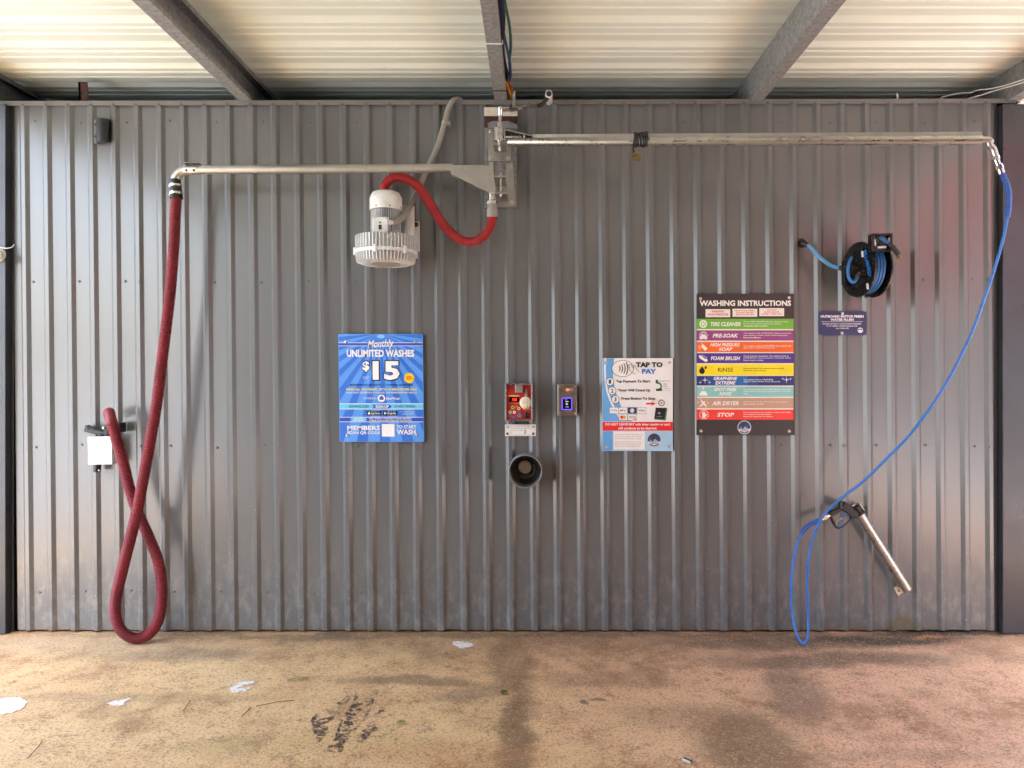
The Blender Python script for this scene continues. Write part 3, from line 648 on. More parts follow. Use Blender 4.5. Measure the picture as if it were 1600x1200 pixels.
for i in range(NF):
    a = 2*math.pi*i/NF; d_ = Vector((math.cos(a), math.sin(a), 0)); tn = Vector((-math.sin(a), math.cos(a), 0)); c = ctr
    g.prism([c + d_*.155 + Vector((0,0,zf + .010)) - tn*.0024, c + d_*.1845 + Vector((0,0,zf + .010)) - tn*.0024, c + d_*.1845 + Vector((0,0,zt + .004)) - tn*.0024, c + d_*.150 + Vector((0,0,zt + .010)) - tn*.0024, c + d_*.150 + Vector((0,0,zt - .012)) - tn*.0024], tn*.0048)
    g.prism([c + d_*.155 + Vector((0,0,zf - .010)) - tn*.0024, c + d_*.1845 + Vector((0,0,zf - .010)) - tn*.0024, c + d_*.176 + Vector((0,0,zl + .004)) - tn*.0024, c + d_*.135 + Vector((0,0,zl - .008)) - tn*.0024, c + d_*.135 + Vector((0,0,zl + .01)) - tn*.0024], tn*.0048)
g.obj('fin_ring', CAST, vol, bevel=0)
g = MB()
for a in (200, 262, 318, 20, 90, 150):
    d_ = Vector((math.cos(R(a)), math.sin(R(a)), 0)); p = ctr + d_*.184; g = MB(); g.cyl(p + Vector((0, 0, zf - .022)), p + Vector((0, 0, zf + .022)), .012, None, 10)
    g.obj('flange_lug', CAST, vol)
g = MB(); g.lathe(ctr + Vector((0, 0, zl)), (0, 0, -1), [(.088, .003), (.090, .006), (.080, .009), (.03, .010)], 40); g.obj('bottom_cover', M('grey cast cover', (176, 168, 152), .5, .2, .15, 25), vol)
zc0, zc1 = zb_(324, DB + .09), zb_(297, DB + .05)
g = MB(); g.lathe(ctr, (0, 0, 1), [(.075, zt - .01), (.085, zt + .004), (.078, zt + .01), (.078, zc0 + .01)], 40); mot = g.obj('motor_body', FIN_SHADE, bl)
g = MB()
for i in range(48):
    a = 2*math.pi*i/48; d_ = Vector((math.cos(a), math.sin(a), 0)); tn = Vector((-math.sin(a), math.cos(a), 0)); c = ctr + Vector((0, 0, zt + .01))
    g.prism([c + d_*.074 - tn*.0013, c + d_*.092 - tn*.0013, c + d_*.092 + Vector((0,0,zc0 - zt - .012)) - tn*.0013, c + d_*.074 + Vector((0,0,zc0 - zt - .012)) - tn*.0013], tn*.0026)
g.obj('fin_sleeve', CAST, mot)
g = MB(); g.lathe(ctr, (0, 0, 1), [(.070, zc0 + .004), (.096, zc0), (.098, zc0 + .003), (.098, zc1 - .045), (.094, zc1 - .030), (.082, zc1 - .008), (.066, zc1), (.01, zc1 + .001)], 44); g.obj('fan_cowl', COWL, bl)
for i in range(3):
    g = MB(); g.lathe(ctr + Vector((.098*math.sin(R(-25 + i*50)), -.098*math.cos(R(-25 + i*50)), zc0 + .012)), (math.sin(R(-25 + i*50)), -math.cos(R(-25 + i*50)), 0), [(.004, -.002), (.004, .003), (.002, .004)], 10)
    g.obj('cowl_screw', M('dark screw', (70, 66, 60), .4, .6), bl)
DJ = DB + .135
g = MB(); g.pbox(582, 338.5, 606, 365, DB + .07, DJ); jb = g.obj('junction_box', COWL, bl, bevel=.005)
g = MB(); sh = Sheet(DJ + .0005); sh.rect(g, 591.5, 351, 596.5, 358.5, 0); sh.poly(g, ((593.5, 345.5), (596.5, 348.5), (592, 349)), 0); flat(g, 'warning_sticker', ink((40, 38, 36)), jb)
for px, py in ((584.5, 341), (603.5, 341), (584.5, 362.5), (603.5, 362.5)):
    g = MB(); g.lathe(P(px, py, DJ), (0, -1, 0), [(.005, 0), (.005, .002), (.003, .003)], 8); g.obj('box_screw', BOLT, jb)
g = MB(); a, b_ = P(606, 347.5, DB + .10), P(615.5, 347.5, DB + .09); g.tube([a, a.lerp(b_, .5)], .017, 6); g.tube([a.lerp(b_, .5), b_], .014, 18); g.obj('cable_gland', WHITEP, jb)
g = MB(); g.cyl((cx_b + .115, -.085, zt - .01), (cx_b + .115, -.085, zb_(322, .085)), .040, None, 28); g.obj('silencer', COWL, bl, bevel=.004)
g = MB(); g.cyl((cx_b - .01, -.085, zt - .01), (cx_b - .01, -.085, zb_(300, .1)), .033, None, 28); g.obj('suction_port', COWL, bl, bevel=.004)
g = MB(); g.pbox(643.5, 346, 655, 392, .02, .05); g.pbox(560, 372, 644, 376, .02, .049); g.obj('wall_bracket', COWL, bl, bevel=.002)
g = MB(); g.lathe(P(650, 351, .05), (0, -1, 0), [(.016, 0), (.016, .004), (.009, .005), (.009, .012)], 12); g.obj('bracket_bolt', M('dark bolt', (70, 68, 64), .4, .8), bl)
bh = thing('blower_hose', 'short bright red hose curving from the blower to the grey boom coupling', 'hose', P(690, 350, .2))
pts = [(599.5, 312, .09), (600, 300, .09), (601.5, 291, .09), (606, 283.5, .10), (613, 278.5, .115), (621, 277, .125), (631, 278.5, .135), (641, 282.5, .145), (654, 292, .16), (664, 305.5, .17), (675, 323, .18), (684.6, 339, .19), (696, 355, .20), (710.6, 368.6, .21), (727, 377, .215), (743, 376.5, .22), (757.5, 367.5, .22), (766, 354, .22), (769.2, 338, .22), (769.2, 334, .22)]
g = MB(); g.tube(pcurve(pts, .0019), corr(.0240, .0050, .0098), 16); g.obj('corrugated_hose', M('bright red hose plastic', (168, 38, 40), .4, 0, .1, 6), bh, ang=60)
g = MB(); a = P(769.5, 340, .22); g.lathe(a, (-.02, 0, 1), [(.0345, 0), (.035, .002), (.0345, .05), (.030, .054), (.0295, .082)], 32); g.obj('coupling', M('grey rubber coupling', (142, 141, 140), .5, 0, .06), bh)
g = MB(); a = P(769, 319.5, .22); g.lathe(a, (-.02, 0, 1), [(.0305, 0), (.0325, .001), (.0325, .018), (.0305, .019)], 32); g.pbox(761, 314, 764, 318.5, .225, .25); g.obj('hose_clamp', CHROME, bh)
cd = thing('flexible_conduit', 'grey flexible conduit rising from the blower to the wall top', 'conduit', P(660, 260, .05))
pts = [(614, 347.5, DB + .09), (620, 346.5, DB + .08), (628, 341, DB + .04), (637.5, 328, .17), (647, 308.5, .11), (657, 289, .08), (666, 267, .065), (675, 249, .06), (685, 225, .055), (695, 191, .05), (700, 172, .05), (706, 160, .045), (712, 155.5, .02), (719, 156.5, -.02), (724, 164, -.06)]
g = MB(); g.tube(pcurve(pts, .004), lambda L: .0172 + .0007*math.sin(L*2*math.pi/.012), 16); g.obj('conduit_tube', GREYP, cd, ang=60)
g = MB(); g.tube([P(694.3, 193.5, .05), P(695.3, 190, .05)], .0195, 18); g.pbox(697, 189, 703, 195, .0005, .05); g.obj('pipe_clip', M('grey pipe clip', (176, 172, 162), .5), cd)

# ================================================================== signs
def panel(t, x0, y0, x1, y1, mat, d0=.0195, d1=.0235, r=0, k=0.0):
    g = MB(); s = Sheet(d1, k, (y0+y1)/2); pts = []
    if r:
        for cx, cy_, a in ((x1-r, y0+r, -90), (x1-r, y1-r, 0), (x0+r, y1-r, 90), (x0+r, y0+r, 180)):
            for i in range(6): tt = R(a + 18*i); pts.append((cx + r*math.cos(tt), cy_ + r*math.sin(tt)))
    else: pts = [(x0, y0), (x1, y0), (x1, y1), (x0, y1)]
    g.prism([s.mp(x, y, 0) for x, y in pts], (0, d1 - d0, 0)); g.obj('panel', mat, t, ang=30); return s
def bolts(t, pts, d=.0235, name='bolt', r=.0065, mat=None):
    f0 = None
    for px, py in pts:
        p = P(px, py, d)
        if f0 is None:
            g = MB(); g.lathe(p, (0, -1, 0), [(r*1.5, 0), (r*1.5, .0015), (r, .002), (r*.9, .0055), (r*.5, .007)], 12); f0 = g.obj(name, mat or BOLT, t, origin=p, ang=50)
        else: clone(f0, t, p)
WHITE, BLK = ink((244, 243, 240)), ink((28, 27, 28))

# ---- monthly plan sign
ms = thing('membership_sign', 'blue sunburst sign offering unlimited washes for 15 dollars', 'sign', P(596, 690, .02))
sh = panel(ms, 529.5, 522, 661.5, 690.5, ink((92, 156, 236)), r=2, k=.013)
g = MB(); c = (596, 521)
for i in range(30):
    a0, a1 = 2*math.pi*(i)/30 + .03, 2*math.pi*(i + .46)/30 + .03
    q = clip([c, (c[0] + 400*math.cos(a0), c[1] + 400*math.sin(a0)), (c[0] + 400*math.cos(a1), c[1] + 400*math.sin(a1))], 530.5, 522.8, 660.5, 689.8)
    if q: sh.poly(g, q[::-1], 1)
flat(g, 'sunburst_print', ink((56, 116, 216)), ms)
g = MB()
for i in range(150):
    x, y_ = random.uniform(531, 660), random.uniform(550, 688); r_ = random.uniform(.18, .5); sh.disc(g, x, y_, r_, lay=1.4, n=7)
tag(flat(g, 'droplet_print', ink((160, 205, 250)), ms), kind='stuff')
g = MB(); sh.rect(g, 530, 536, 661, 540, 2); sh.rect(g, 530.4, 652.6, 543.5, 658.5, 2); sh.poly(g, ((543.5, 652.6), (543.5, 658.5), (547, 655.5)), 2); sh.poly(g, ((571, 652.8), (573.5, 655.6), (571, 658.4), (660.8, 658.4), (660.8, 652.8)), 2); sh.poly(g, ((581, 632.3), (584, 635.2), (581, 638.2), (608, 638.2), (612, 635.2), (608, 632.3)), 4)
flat(g, 'dark_print', ink((44, 84, 190)), ms)
g = MB(); sh.rect(g, 530, 535.2, 661, 535.9, 2); sh.rect(g, 530, 540.1, 661, 540.8, 2); sh.rect(g, 530.4, 630.4, 660.6, 631.2, 3); sh.rect(g, 530.4, 638.8, 660.6, 639.6, 3); sh.rect(g, 530.4, 651.5, 660.6, 652.3, 3); sh.rect(g, 530.4, 658.7, 660.6, 659.5, 3)
sh.rect(g, 595.8, 662.5, 615.5, 682.2, 3); sh.disc(g, 595.8, 622.4, 5.8, lay=3)
flat(g, 'white_print', WHITE, ms)
g = MB(); sh.rect(g, 530.2, 631.2, 660.8, 638.8, 2); sh.poly(g, ((547, 652.8), (549.5, 655.6), (547, 658.3), (570, 658.3), (572.5, 655.6), (570, 652.8)), 2.4); sh.rect(g, 530.2, 638.9, 660.8, 638.95, 2); flat(g, 'cyan_print', ink((108, 206, 240)), ms)
g = MB(); sh.disc(g, 596, 525.8, 6, 3, 1.6); flat(g, 'sun_glow', ink((140, 196, 250)), ms)
g = MB(); sh.text(g, 'Monthly', 575, 531, 616.5, 546, 5, .012, .35, -.06); sh.text(g, 'UNLIMITED WASHES', 542.5, 546.3, 648, 557.8, 5, .035); sh.text(g, 'month-to-month plan', 566.5, 588.2, 577, 589.6, 4); sh.text(g, 'billing', 568, 590, 575, 591.6, 4)
sh.text(g, 'WASH EVERY OTHER DAY IF YOU LIKE. ONE MEMBERSHIP PER VEHICLE.', 540, 612.1, 652, 614.7, 4, .01); sh.text(g, 'POWERED BY', 568, 621, 588.5, 624, 4); sh.text(g, 'EverWash', 603.5, 620.3, 624.5, 624.6, 4, .02)
sh.text(g, 'SIGN-UP', 586.3, 633, 607, 637.4, 5, .03); sh.text(g, '*Scan to download. See app for', 623, 642.6, 649, 644.2, 4); sh.text(g, 'terms and conditions', 629, 644.8, 646, 646.4, 4); sh.text(g, 'of this membership', 627, 646.8, 646, 648.2, 4)
sh.text(g, 'MEMBERS', 541.5, 665, 593, 672.3, 4, .03); sh.text(g, 'SCAN QR CODE', 541.5, 674, 593, 679.2, 4, .02); sh.text(g, 'TO START', 619, 664.3, 649.5, 669.7, 4, .02); sh.text(g, 'WASH', 619, 671, 648.5, 679, 4, .03)
sh.text(g, 'NOT NOW?', 553, 653.2, 566, 655.1, 4, .02); sh.text(g, 'TEXT FOR INFO', 551, 655.9, 568, 657.9, 4, .02)
sh.text(g, 'OR TEXT "WASH" FOR MORE', 576, 653.3, 642, 655.2, 4, .02)
flat(g, 'lettering', WHITE, ms)
g = MB(); sh.text(g, '$', 565.5, 563, 579, 582, 3, .075); sh.text(g, '15', 581, 562.5, 626.5, 595.5, 3, .075); flat(g, 'price_outline', ink((14, 18, 26)), ms)
g = MB(); sh.text(g, '$', 566.6, 564.4, 577.8, 580.7, 6, .04); sh.text(g, '15', 582.6, 564.2, 624.8, 593.7, 6, .045); flat(g, 'price', WHITE, ms)
g = MB(); sh.text(g, 'MONTH-TO-MONTH  |  CANCEL ANYTIME', 547, 600, 645, 603.8, 4, .01); sh.text(g, 'DOWNLOAD', 545, 633, 576, 637.2, 4); sh.text(g, 'START WASH', 616, 632.8, 648, 637, 4); flat(g, 'dark_lettering', ink((26, 40, 74)), ms)
g = MB(); sh.text(g, 'WASH ALL YOU WANT, UP TO 10 MINUTES PER DAY!', 540.5, 606.6, 651.5, 611, 4, .025); sh.text(g, 'TERMS AND PLANS VARY BY LOCATION', 576, 656, 643, 657.9, 4, .02); flat(g, 'yellow_lettering', ink((250, 238, 120)), ms)
g = MB(); sh.star(g, 639.5, 590.6, 8.6, 3, 18, .86); bst = flat(g, 'yellow_burst', ink((250, 200, 30)), ms)
g = MB(); sh.text(g, 'PER', 636, 587.6, 643, 589, 4, .02, 0, .1); sh.text(g, 'VEHICLE', 634, 589.6, 645, 591.4, 4, .02, 0, .1); sh.text(g, 'ONLY', 636, 592, 643, 593.6, 4, .02, 0, .1); flat(g, 'burst_lettering', ink((190, 90, 20)), bst)
for x0, x1, a, b_ in ((572, 595.5, 'Download on the', 'App Store'), (597.5, 620.5, 'GET IT ON', 'Google Play')):
    g = MB(); sh.rrect(g, x0, 642, x1, 649.2, 1, 3); bd = flat(g, 'store_badge', ink((18, 18, 20)), ms)
    g = MB(); sh.text(g, a, x0 + 7, 643, x1 - 3, 644.4, 4); sh.text(g, b_, x0 + 7, 645, x1 - 2, 648, 4, .02)
    if 'App' in b_: sh.disc(g, x0 + 4, 646, 1.8, lay=4); sh.disc(g, x0 + 4.5, 643.6, .6, lay=4)
    else: sh.poly(g, ((x0 + 2.4, 643.6), (x0 + 2.4, 647.8), (x0 + 6, 645.7)), 4)
    flat(g, 'badge_lettering', WHITE, bd)
g = MB(); sh.rrect(g, 592.5, 620.4, 599.3, 624.8, 1, 4); sh.poly(g, ((593.6, 620.5), (595, 618.4), (597, 618.4), (598.3, 620.5)), 4); flat(g, 'car_icon', ink((56, 96, 170)), ms)
bolts(ms, ((540.5, 534.5), (649.5, 534), (542.8, 680.5), (651.5, 679.5)))

# ---- tap to pay sign
tp = thing('payment_sign', 'white and pale blue tap to pay sign with a red bar', 'sign', P(996, 704, .02))
sh = panel(tp, 941.2, 559.6, 1051.3, 704.6, ink((238, 240, 240)), r=1.2)
g = MB()
def edge(f, y_): return f
outer = [(941.6, 560)] + [(959.5, 560), (957.5, 575), (957.8, 590), (960.5, 606), (965, 622), (971, 636), (979, 650), (988, 658.6)] + [(941.6, 658.6)]
sh.poly(g, outer[::-1], 1); flat(g, 'blue_swoosh', ink((110, 176, 232)), tp)
g = MB(); a = [(944.5, 560), (943.6, 575), (944.2, 592), (947, 610), (952.5, 626), (960, 642), (969, 655)]; b_ = [(947.5, 560), (946.4, 575), (947, 592), (950, 610), (955.5, 626), (963.5, 642), (974, 655)]
for i in range(6): sh.poly(g, (a[i], a[i+1], b_[i+1], b_[i]), 2)
flat(g, 'white_stripe', WHITE, tp)
g = MB(); sh.rect(g, 941.6, 673.4, 1051, 704.2, 1); flat(g, 'footer_band', ink((168, 212, 240)), tp)
g = MB(); sh.rect(g, 941.6, 673.4, 957, 704.2, 1.5); flat(g, 'footer_edge', ink((104, 168, 228)), tp)
g = MB(); sh.rect(g, 941.4, 659.2, 1051.1, 673, 2); rb = flat(g, 'red_bar', ink((232, 50, 52)), tp)
g = MB(); sh.text(g, 'DO NOT LEAVE BAY with timer running or card', 946, 661, 1046.5, 666, 3, .03); sh.text(g, 'will continue to be charged.', 965.5, 667.2, 1026.5, 672, 3, .03); flat(g, 'bar_lettering', WHITE, rb)
g = MB(); sh.rect(g, 958.8, 674.2, 1007.6, 702.5, 2); nt = flat(g, 'note_box', WHITE, tp)
g = MB()
for i, s_ in enumerate(('At tap entry, $10 pre-authorization will', 'show on your account. This will adjust', 'to the actual amount used in 1-2 days.')): sh.text(g, s_, 961, 677.8 + i*3.3, 1004.5 - (i*37 % 4), 680 + i*3.3, 3)
for i, s_ in enumerate(('Timer counts up from start to stop.', 'Remember to press stop button', 'to prevent overcharging card.')): sh.text(g, s_, 961, 689.5 + i*3.3, 1002 - (i*37 % 6), 691.7 + i*3.3, 3)
flat(g, 'note_lettering', ink((120, 118, 122)), nt)
g = MB(); sh.disc(g, 973, 575.8, 17.2, 12.9, 2, 40); flat(g, 'tap_oval', WHITE, tp)
g = MB(); sh.annulus(g, 973, 575.8, 16.6, 17.4, 3, 40, .75)
for r_ in (4, 8, 12, 16): sh.annulus(g, 961 - 0, 575.8, r_ - .9 + 4, r_ + .5 + 4, 3, 10, 1, -30 - (16-r_)*.2, 30 + (16-r_)*.2)
for l in (((981, 570.5), (987, 569.2)), ((987, 569.2), (993, 573.5)), ((993, 573.5), (998.5, 582)), ((981, 570.5), (984, 573)), ((984, 573), (983, 577)), ((983, 577), (987, 582)), ((987, 582), (993, 584.5)), ((986, 571), (989.5, 575.5)), ((980.5, 573), (983, 575))): sh.line(g, *l[0], *l[1], .6, 3.2)
flat(g, 'tap_icon', BLK, tp)
g = MB(); sh.text(g, 'TAP TO', 993.5, 565.8, 1035.5, 574, 3, .05)
for s_, x0, x1, y0 in (('Tap Payment To Start', 962.5, 1016, 593.5), ('Timer Will Count Up', 965.5, 1016, 607.6), ('Press Button To Stop', 971, 1024, 620.5)): sh.text(g, s_, x0, y0, x1, y0 + 5.4, 3, .028)
flat(g, 'lettering', ink((36, 34, 38)), tp)
g = MB(); sh.text(g, 'PAY', 1003, 576.4, 1025.5, 584, 3, .05); flat(g, 'blue_lettering', ink((58, 132, 208)), tp)
for n_, (x, y_) in enumerate(((953, 596.3), (956.5, 610.5), (961.5, 624.2))):
    g = MB(); sh.disc(g, x, y_, 6.2, lay=3); nd = flat(g, 'step_disc', WHITE, tp)
    g = MB(); sh.annulus(g, x, y_, 5.6, 6.3, 4); sh.text(g, str(n_ + 1), x - 1.8, y_ - 3.2, x + 1.9, y_ + 3.2, 4, .03); flat(g, 'step_numeral', ink((44, 74, 118)), nd)
g = MB(); sh.rect(g, 1009.5, 629.4, 1018, 632, 3); sh.poly(g, ((1018, 627.4), (1018, 634), (1024.5, 630.7)), 3); flat(g, 'red_arrow', ink((220, 56, 60)), tp)
g = MB(); sh.annulus(g, 1033.6, 629.5, 3.6, 5.3, 3); sh.disc(g, 1033.6, 629.5, 1.4, lay=3); flat(g, 'stop_button_icon', ink((170, 140, 138)), tp)
g = MB(); sh.poly(g, ((1024.5, 638), (1041, 637), (1042, 638), (1043, 638.5), (1040, 657), (1022, 655.5)), 3); flat(g, 'reader_shade', ink((70, 130, 90)), tp)
g = MB(); sh.poly(g, ((1024.6, 636.8), (1040.5, 637.6), (1038, 655), (1022.4, 653.6)), 4); rd = flat(g, 'reader_icon', ink((30, 32, 32)), tp)
g = MB(); sh.disc(g, 1029.5, 645.5, 1.2, lay=5); sh.annulus(g, 1029.5, 645.5, 2, 2.4, 5, 14, 1, -60, 60); sh.text(g, 'TAP HERE', 1026, 650, 1034, 651.4, 5); flat(g, 'reader_mark', ink((190, 190, 190)), rd)
g = MB(); sh.rect(g, 1024.6, 593.4, 1028, 599, 3); sh.annulus(g, 1028, 603.5, 4, 6.2, 3, 20, 1, -110, 100); sh.rect(g, 1025, 607.5, 1034.5, 611, 3); flat(g, 'green_mark', ink((72, 118, 52)), tp)
g = MB(); sh.text(g, 'USE APP TO PAY', 1030, 594.4, 1047.5, 596.4, 3)
for i, s_ in enumerate(('CARD', 'COIN', 'CASH')): sh.text(g, s_, 1036.3, 598.6 + i*2.2, 1042.2, 600.4 + i*2.2, 3)
sh.text(g, 'tokens taken', 1037.5, 606, 1047.5, 607.6, 3); sh.text(g, 'at the meter', 1040.5, 609, 1047.5, 610.6, 3); flat(g, 'small_lettering', ink((150, 150, 140)), tp)
cards = [(952.8, 966.2, 636.8, 646, (242, 242, 242), 'G Pay', (110, 110, 110)), (967.2, 979.6, 636.8, 646, (242, 242, 242), 'Pay', (60, 60, 60)), (981, 994.5, 636.8, 646, (62, 74, 122), 'Samsung', (240, 240, 240)), (996, 1009, 636.8, 646, (242, 242, 242), 'VISA', (70, 80, 130)), (967.2, 979.8, 647.4, 656.4, (242, 242, 242), '', (0, 0, 0)), (981, 994.5, 647.4, 656.4, (242, 242, 242), 'DISCOVER', (70, 70, 70))]
for x0, x1, y0, y1, bgc, s_, fc in cards:
    g = MB(); sh.rrect(g, x0 - .5, y0 - .5, x1 + .5, y1 + .5, .8, 2.6); cdm = flat(g, 'card_mark', ink((150, 148, 150)), tp)
    g = MB(); sh.rrect(g, x0, y0, x1, y1, .8, 3); flat(g, 'card_face', ink(bgc), cdm)
    if s_ == 'Samsung':
        g = MB(); sh.disc(g, (x0+x1)/2, (y0+y1)/2, 3.2, lay=4); flat(g, 'card_disc', WHITE, cdm)
        g = MB(); sh.text(g, 'Pay', x0 + 4.8, y0 + 3.2, x1 - 4.8, y1 - 3, 5); flat(g, 'card_lettering', ink((62, 74, 122)), cdm)
    elif s_:
        g = MB(); sh.text(g, s_, x0 + (4.6 if s_ == 'Pay' else 1.6), y0 + 3, x1 - 1.6, y1 - 2.8, 4, .01)
        if s_ == 'Pay': sh.disc(g, x0 + 3, y0 + 4.8, 1.3, lay=4)
        if s_ == 'G Pay': pass
        flat(g, 'card_lettering', ink(fc), cdm)
        if s_ == 'DISCOVER':
            g = MB(); sh.poly(g, ((x0 + 7, y1 - .3), (x1 - .3, y1 - .3), (x1 - .3, y1 - 3)), 4); flat(g, 'card_stripe', ink((240, 140, 50)), cdm)
    else:
        g = MB(); sh.disc(g, x0 + 4.6, (y0+y1)/2, 2.7, lay=4); flat(g, 'card_disc', ink((226, 50, 40)), cdm)
        g = MB(); sh.disc(g, x0 + 8, (y0+y1)/2, 2.7, lay=4.5); flat(g, 'card_disc', ink((246, 160, 40)), cdm)
def emblem(sh, t, x, y_, r):
    g = MB(); sh.disc(g, x, y_, r, lay=3); em = flat(g, 'round_emblem', ink((206, 212, 222)), t)
    g = MB(); sh.disc(g, x, y_, r*.88, lay=4); flat(g, 'emblem_field', ink((48, 74, 120)), em)
    g = MB(); sh.disc(g, x - r*.1, y_ - r*.45, r*.33, r*.25, 5); flat(g, 'emblem_cap', ink((84, 50, 38)), em)
    g = MB(); sh.poly(g, ((x - r*.6, y_ - r*.1), (x - r*.2, y_ + r*.25), (x + r*.1, y_ - r*.15), (x + r*.5, y_ + .1*r), (x + r*.4, y_ + r*.4), (x - r*.5, y_ + r*.35)), 5); flat(g, 'emblem_splash', ink((140, 190, 226)), em)
    g = MB(); sh.poly(g, ((x - r*.82, y_ + r*.18), (x - r*.1, y_ + r*.42), (x + r*.85, y_ + r*.16), (x + r*.8, y_ + r*.52), (x, y_ + r*.74), (x - r*.78, y_ + r*.5)), 6); flat(g, 'emblem_banner', ink((236, 234, 232)), em)
    g = MB(); sh.text(g, 'CAR WASH', x - r*.62, y_ + r*.36, x + r*.66, y_ + r*.62, 7, .03); flat(g, 'emblem_lettering', ink((190, 60, 56)), em)
emblem(sh, tp, 1022, 687.4, 11.6)
bolts(tp, ((946.8, 566.6), (1046.3, 566.4), (948.2, 698.2), (1045.2, 697.6)))

# ---- washing instructions board
wi = thing('instruction_sign', 'tall dark washing instructions sign with nine coloured rows', 'sign', P(1164, 680, .02))
sh = panel(wi, 1088.4, 459, 1240.2, 680.2, ink((62, 56, 56)), r=1.2)
g = MB(); sh.text(g, 'WASHING INSTRUCTIONS', 1093, 469.3, 1236, 478.2, 2, .035); flat(g, 'heading', WHITE, wi)
for x0, x1, y0, ls in ((1102.5, 1141, 483, ('WARNING!', 'HIGH PRESSURE')), (1144.5, 1183.2, 482.4, ('GRASP WAND FIRMLY', 'IN HAND BEFORE', 'INSERTING MONEY')), (1186.3, 1225.2, 481.4, ('CAUTION!', 'FLOOR MAY BE', 'SLIPPERY WHEN WET'))):
    g = MB(); sh.rect(g, x0, y0, x1, y0 + 12.6, 2); wl = flat(g, 'warning_box', ink((244, 240, 234)), wi)
    g = MB(); n = len(ls); hgt = 9.6/n
    for i, s_ in enumerate(ls):
        m_ = (x1 - x0)*(.5 - .0245*len(s_)*(1 if n == 3 else 1.3)); sh.text(g, s_, x0 + max(2, m_), y0 + 1.6 + i*hgt + .2, x1 - max(2, m_), y0 + 1.6 + (i + .78)*hgt, 3, .015)
    flat(g, 'warning_lettering', ink((200, 78, 74)), wl)
rows_ = [
 (498.2, 514.2, (116, 188, 66), ('TIRE CLEANER',), ('Choose TIRE CLEANER (selector). Spray it on tires.', 'Do not spray cleaner on painted surfaces.', 'WARNING: HIGH CAUSTIC'), WHITE, (.94, .80, .50)),
 (516.2, 532.2, (152, 74, 136), ('PRE-SOAK',), ('Turn selector knob to PRE-SOAK. Apply low pressure', 'soap solution to entire vehicle before doing tasks.', 'Read this Matter'), WHITE, (1, .93, .37)),
 (534.2, 550.2, (244, 112, 40), ('HIGH PRESSURE', 'SOAP'), ('Turn selector knob to HIGH-PRESS. Rinse vehicle with', 'high pressure soap from bottom up.'), WHITE, (1, .66)),
 (551.8, 567.4, (80, 56, 148), ('FOAM BRUSH',), ('Check brush for cleanliness. Turn selector knob to', 'FOAM BRUSH. Use brush gently, scrub entire vehicle.', 'Return brush to holder.'), WHITE, (.95, 1, .43)),
 (569.2, 586.2, (250, 232, 40), ('RINSE',), ('Grip wand firmly. Turn selector knob to RINSE.', 'Rinse from top to bottom.'), BLK, (.86, .48)),
 (587.4, 602.4, (40, 52, 122), ('GRAPHENE', 'EXTREME'), ('Turn selector knob to GRAPHENE.', 'Apply to entire vehicle. Rinse off and dry.'), WHITE, (.63, .78)),
 (604.0, 620.0, (140, 206, 204), ('SPOT FREE', 'RINSE'), ('Turn selector knob to SPOT FREE RINSE. Rinse entire', 'vehicle with low pressure, spot water for a spot free', 'rinse.'), WHITE, (1, 1, .1)),
 (621.8, 637.8, (198, 160, 136), ('AIR DRYER',), ('Choose to air dry the vehicle from top to bottom.', 'Return shield to holder.'), WHITE, (.93, .44)),
 (639.8, 655.8, (240, 70, 58), ('STOP',), ('Press stop button, located above credit card reader,', 'when finished washing vehicle.', 'Return all equipment to holders.'), WHITE, (1, .58, .62))]
heads = {'TIRE CLEANER': (1110.3, 1157.5), 'PRE-SOAK': (1113.5, 1153.5), 'HIGH PRESSURE': (1110, 1156), 'SOAP': (1123, 1144.5), 'FOAM BRUSH': (1110.5, 1156.5), 'RINSE': (1122, 1145.5), 'GRAPHENE': (1115, 1152), 'EXTREME': (1117.5, 1149.5), 'SPOT FREE': (1115.5, 1151), 'AIR DRYER': (1113, 1154.5), 'STOP': (1120.5, 1147)}
g = MB()
for i, r_ in enumerate(rows_[:-1]): sh.rect(g, 1088.8, r_[1], 1239.8, rows_[i+1][0], 1.5)
flat(g, 'divider_print', ink((240, 236, 226)), wi)
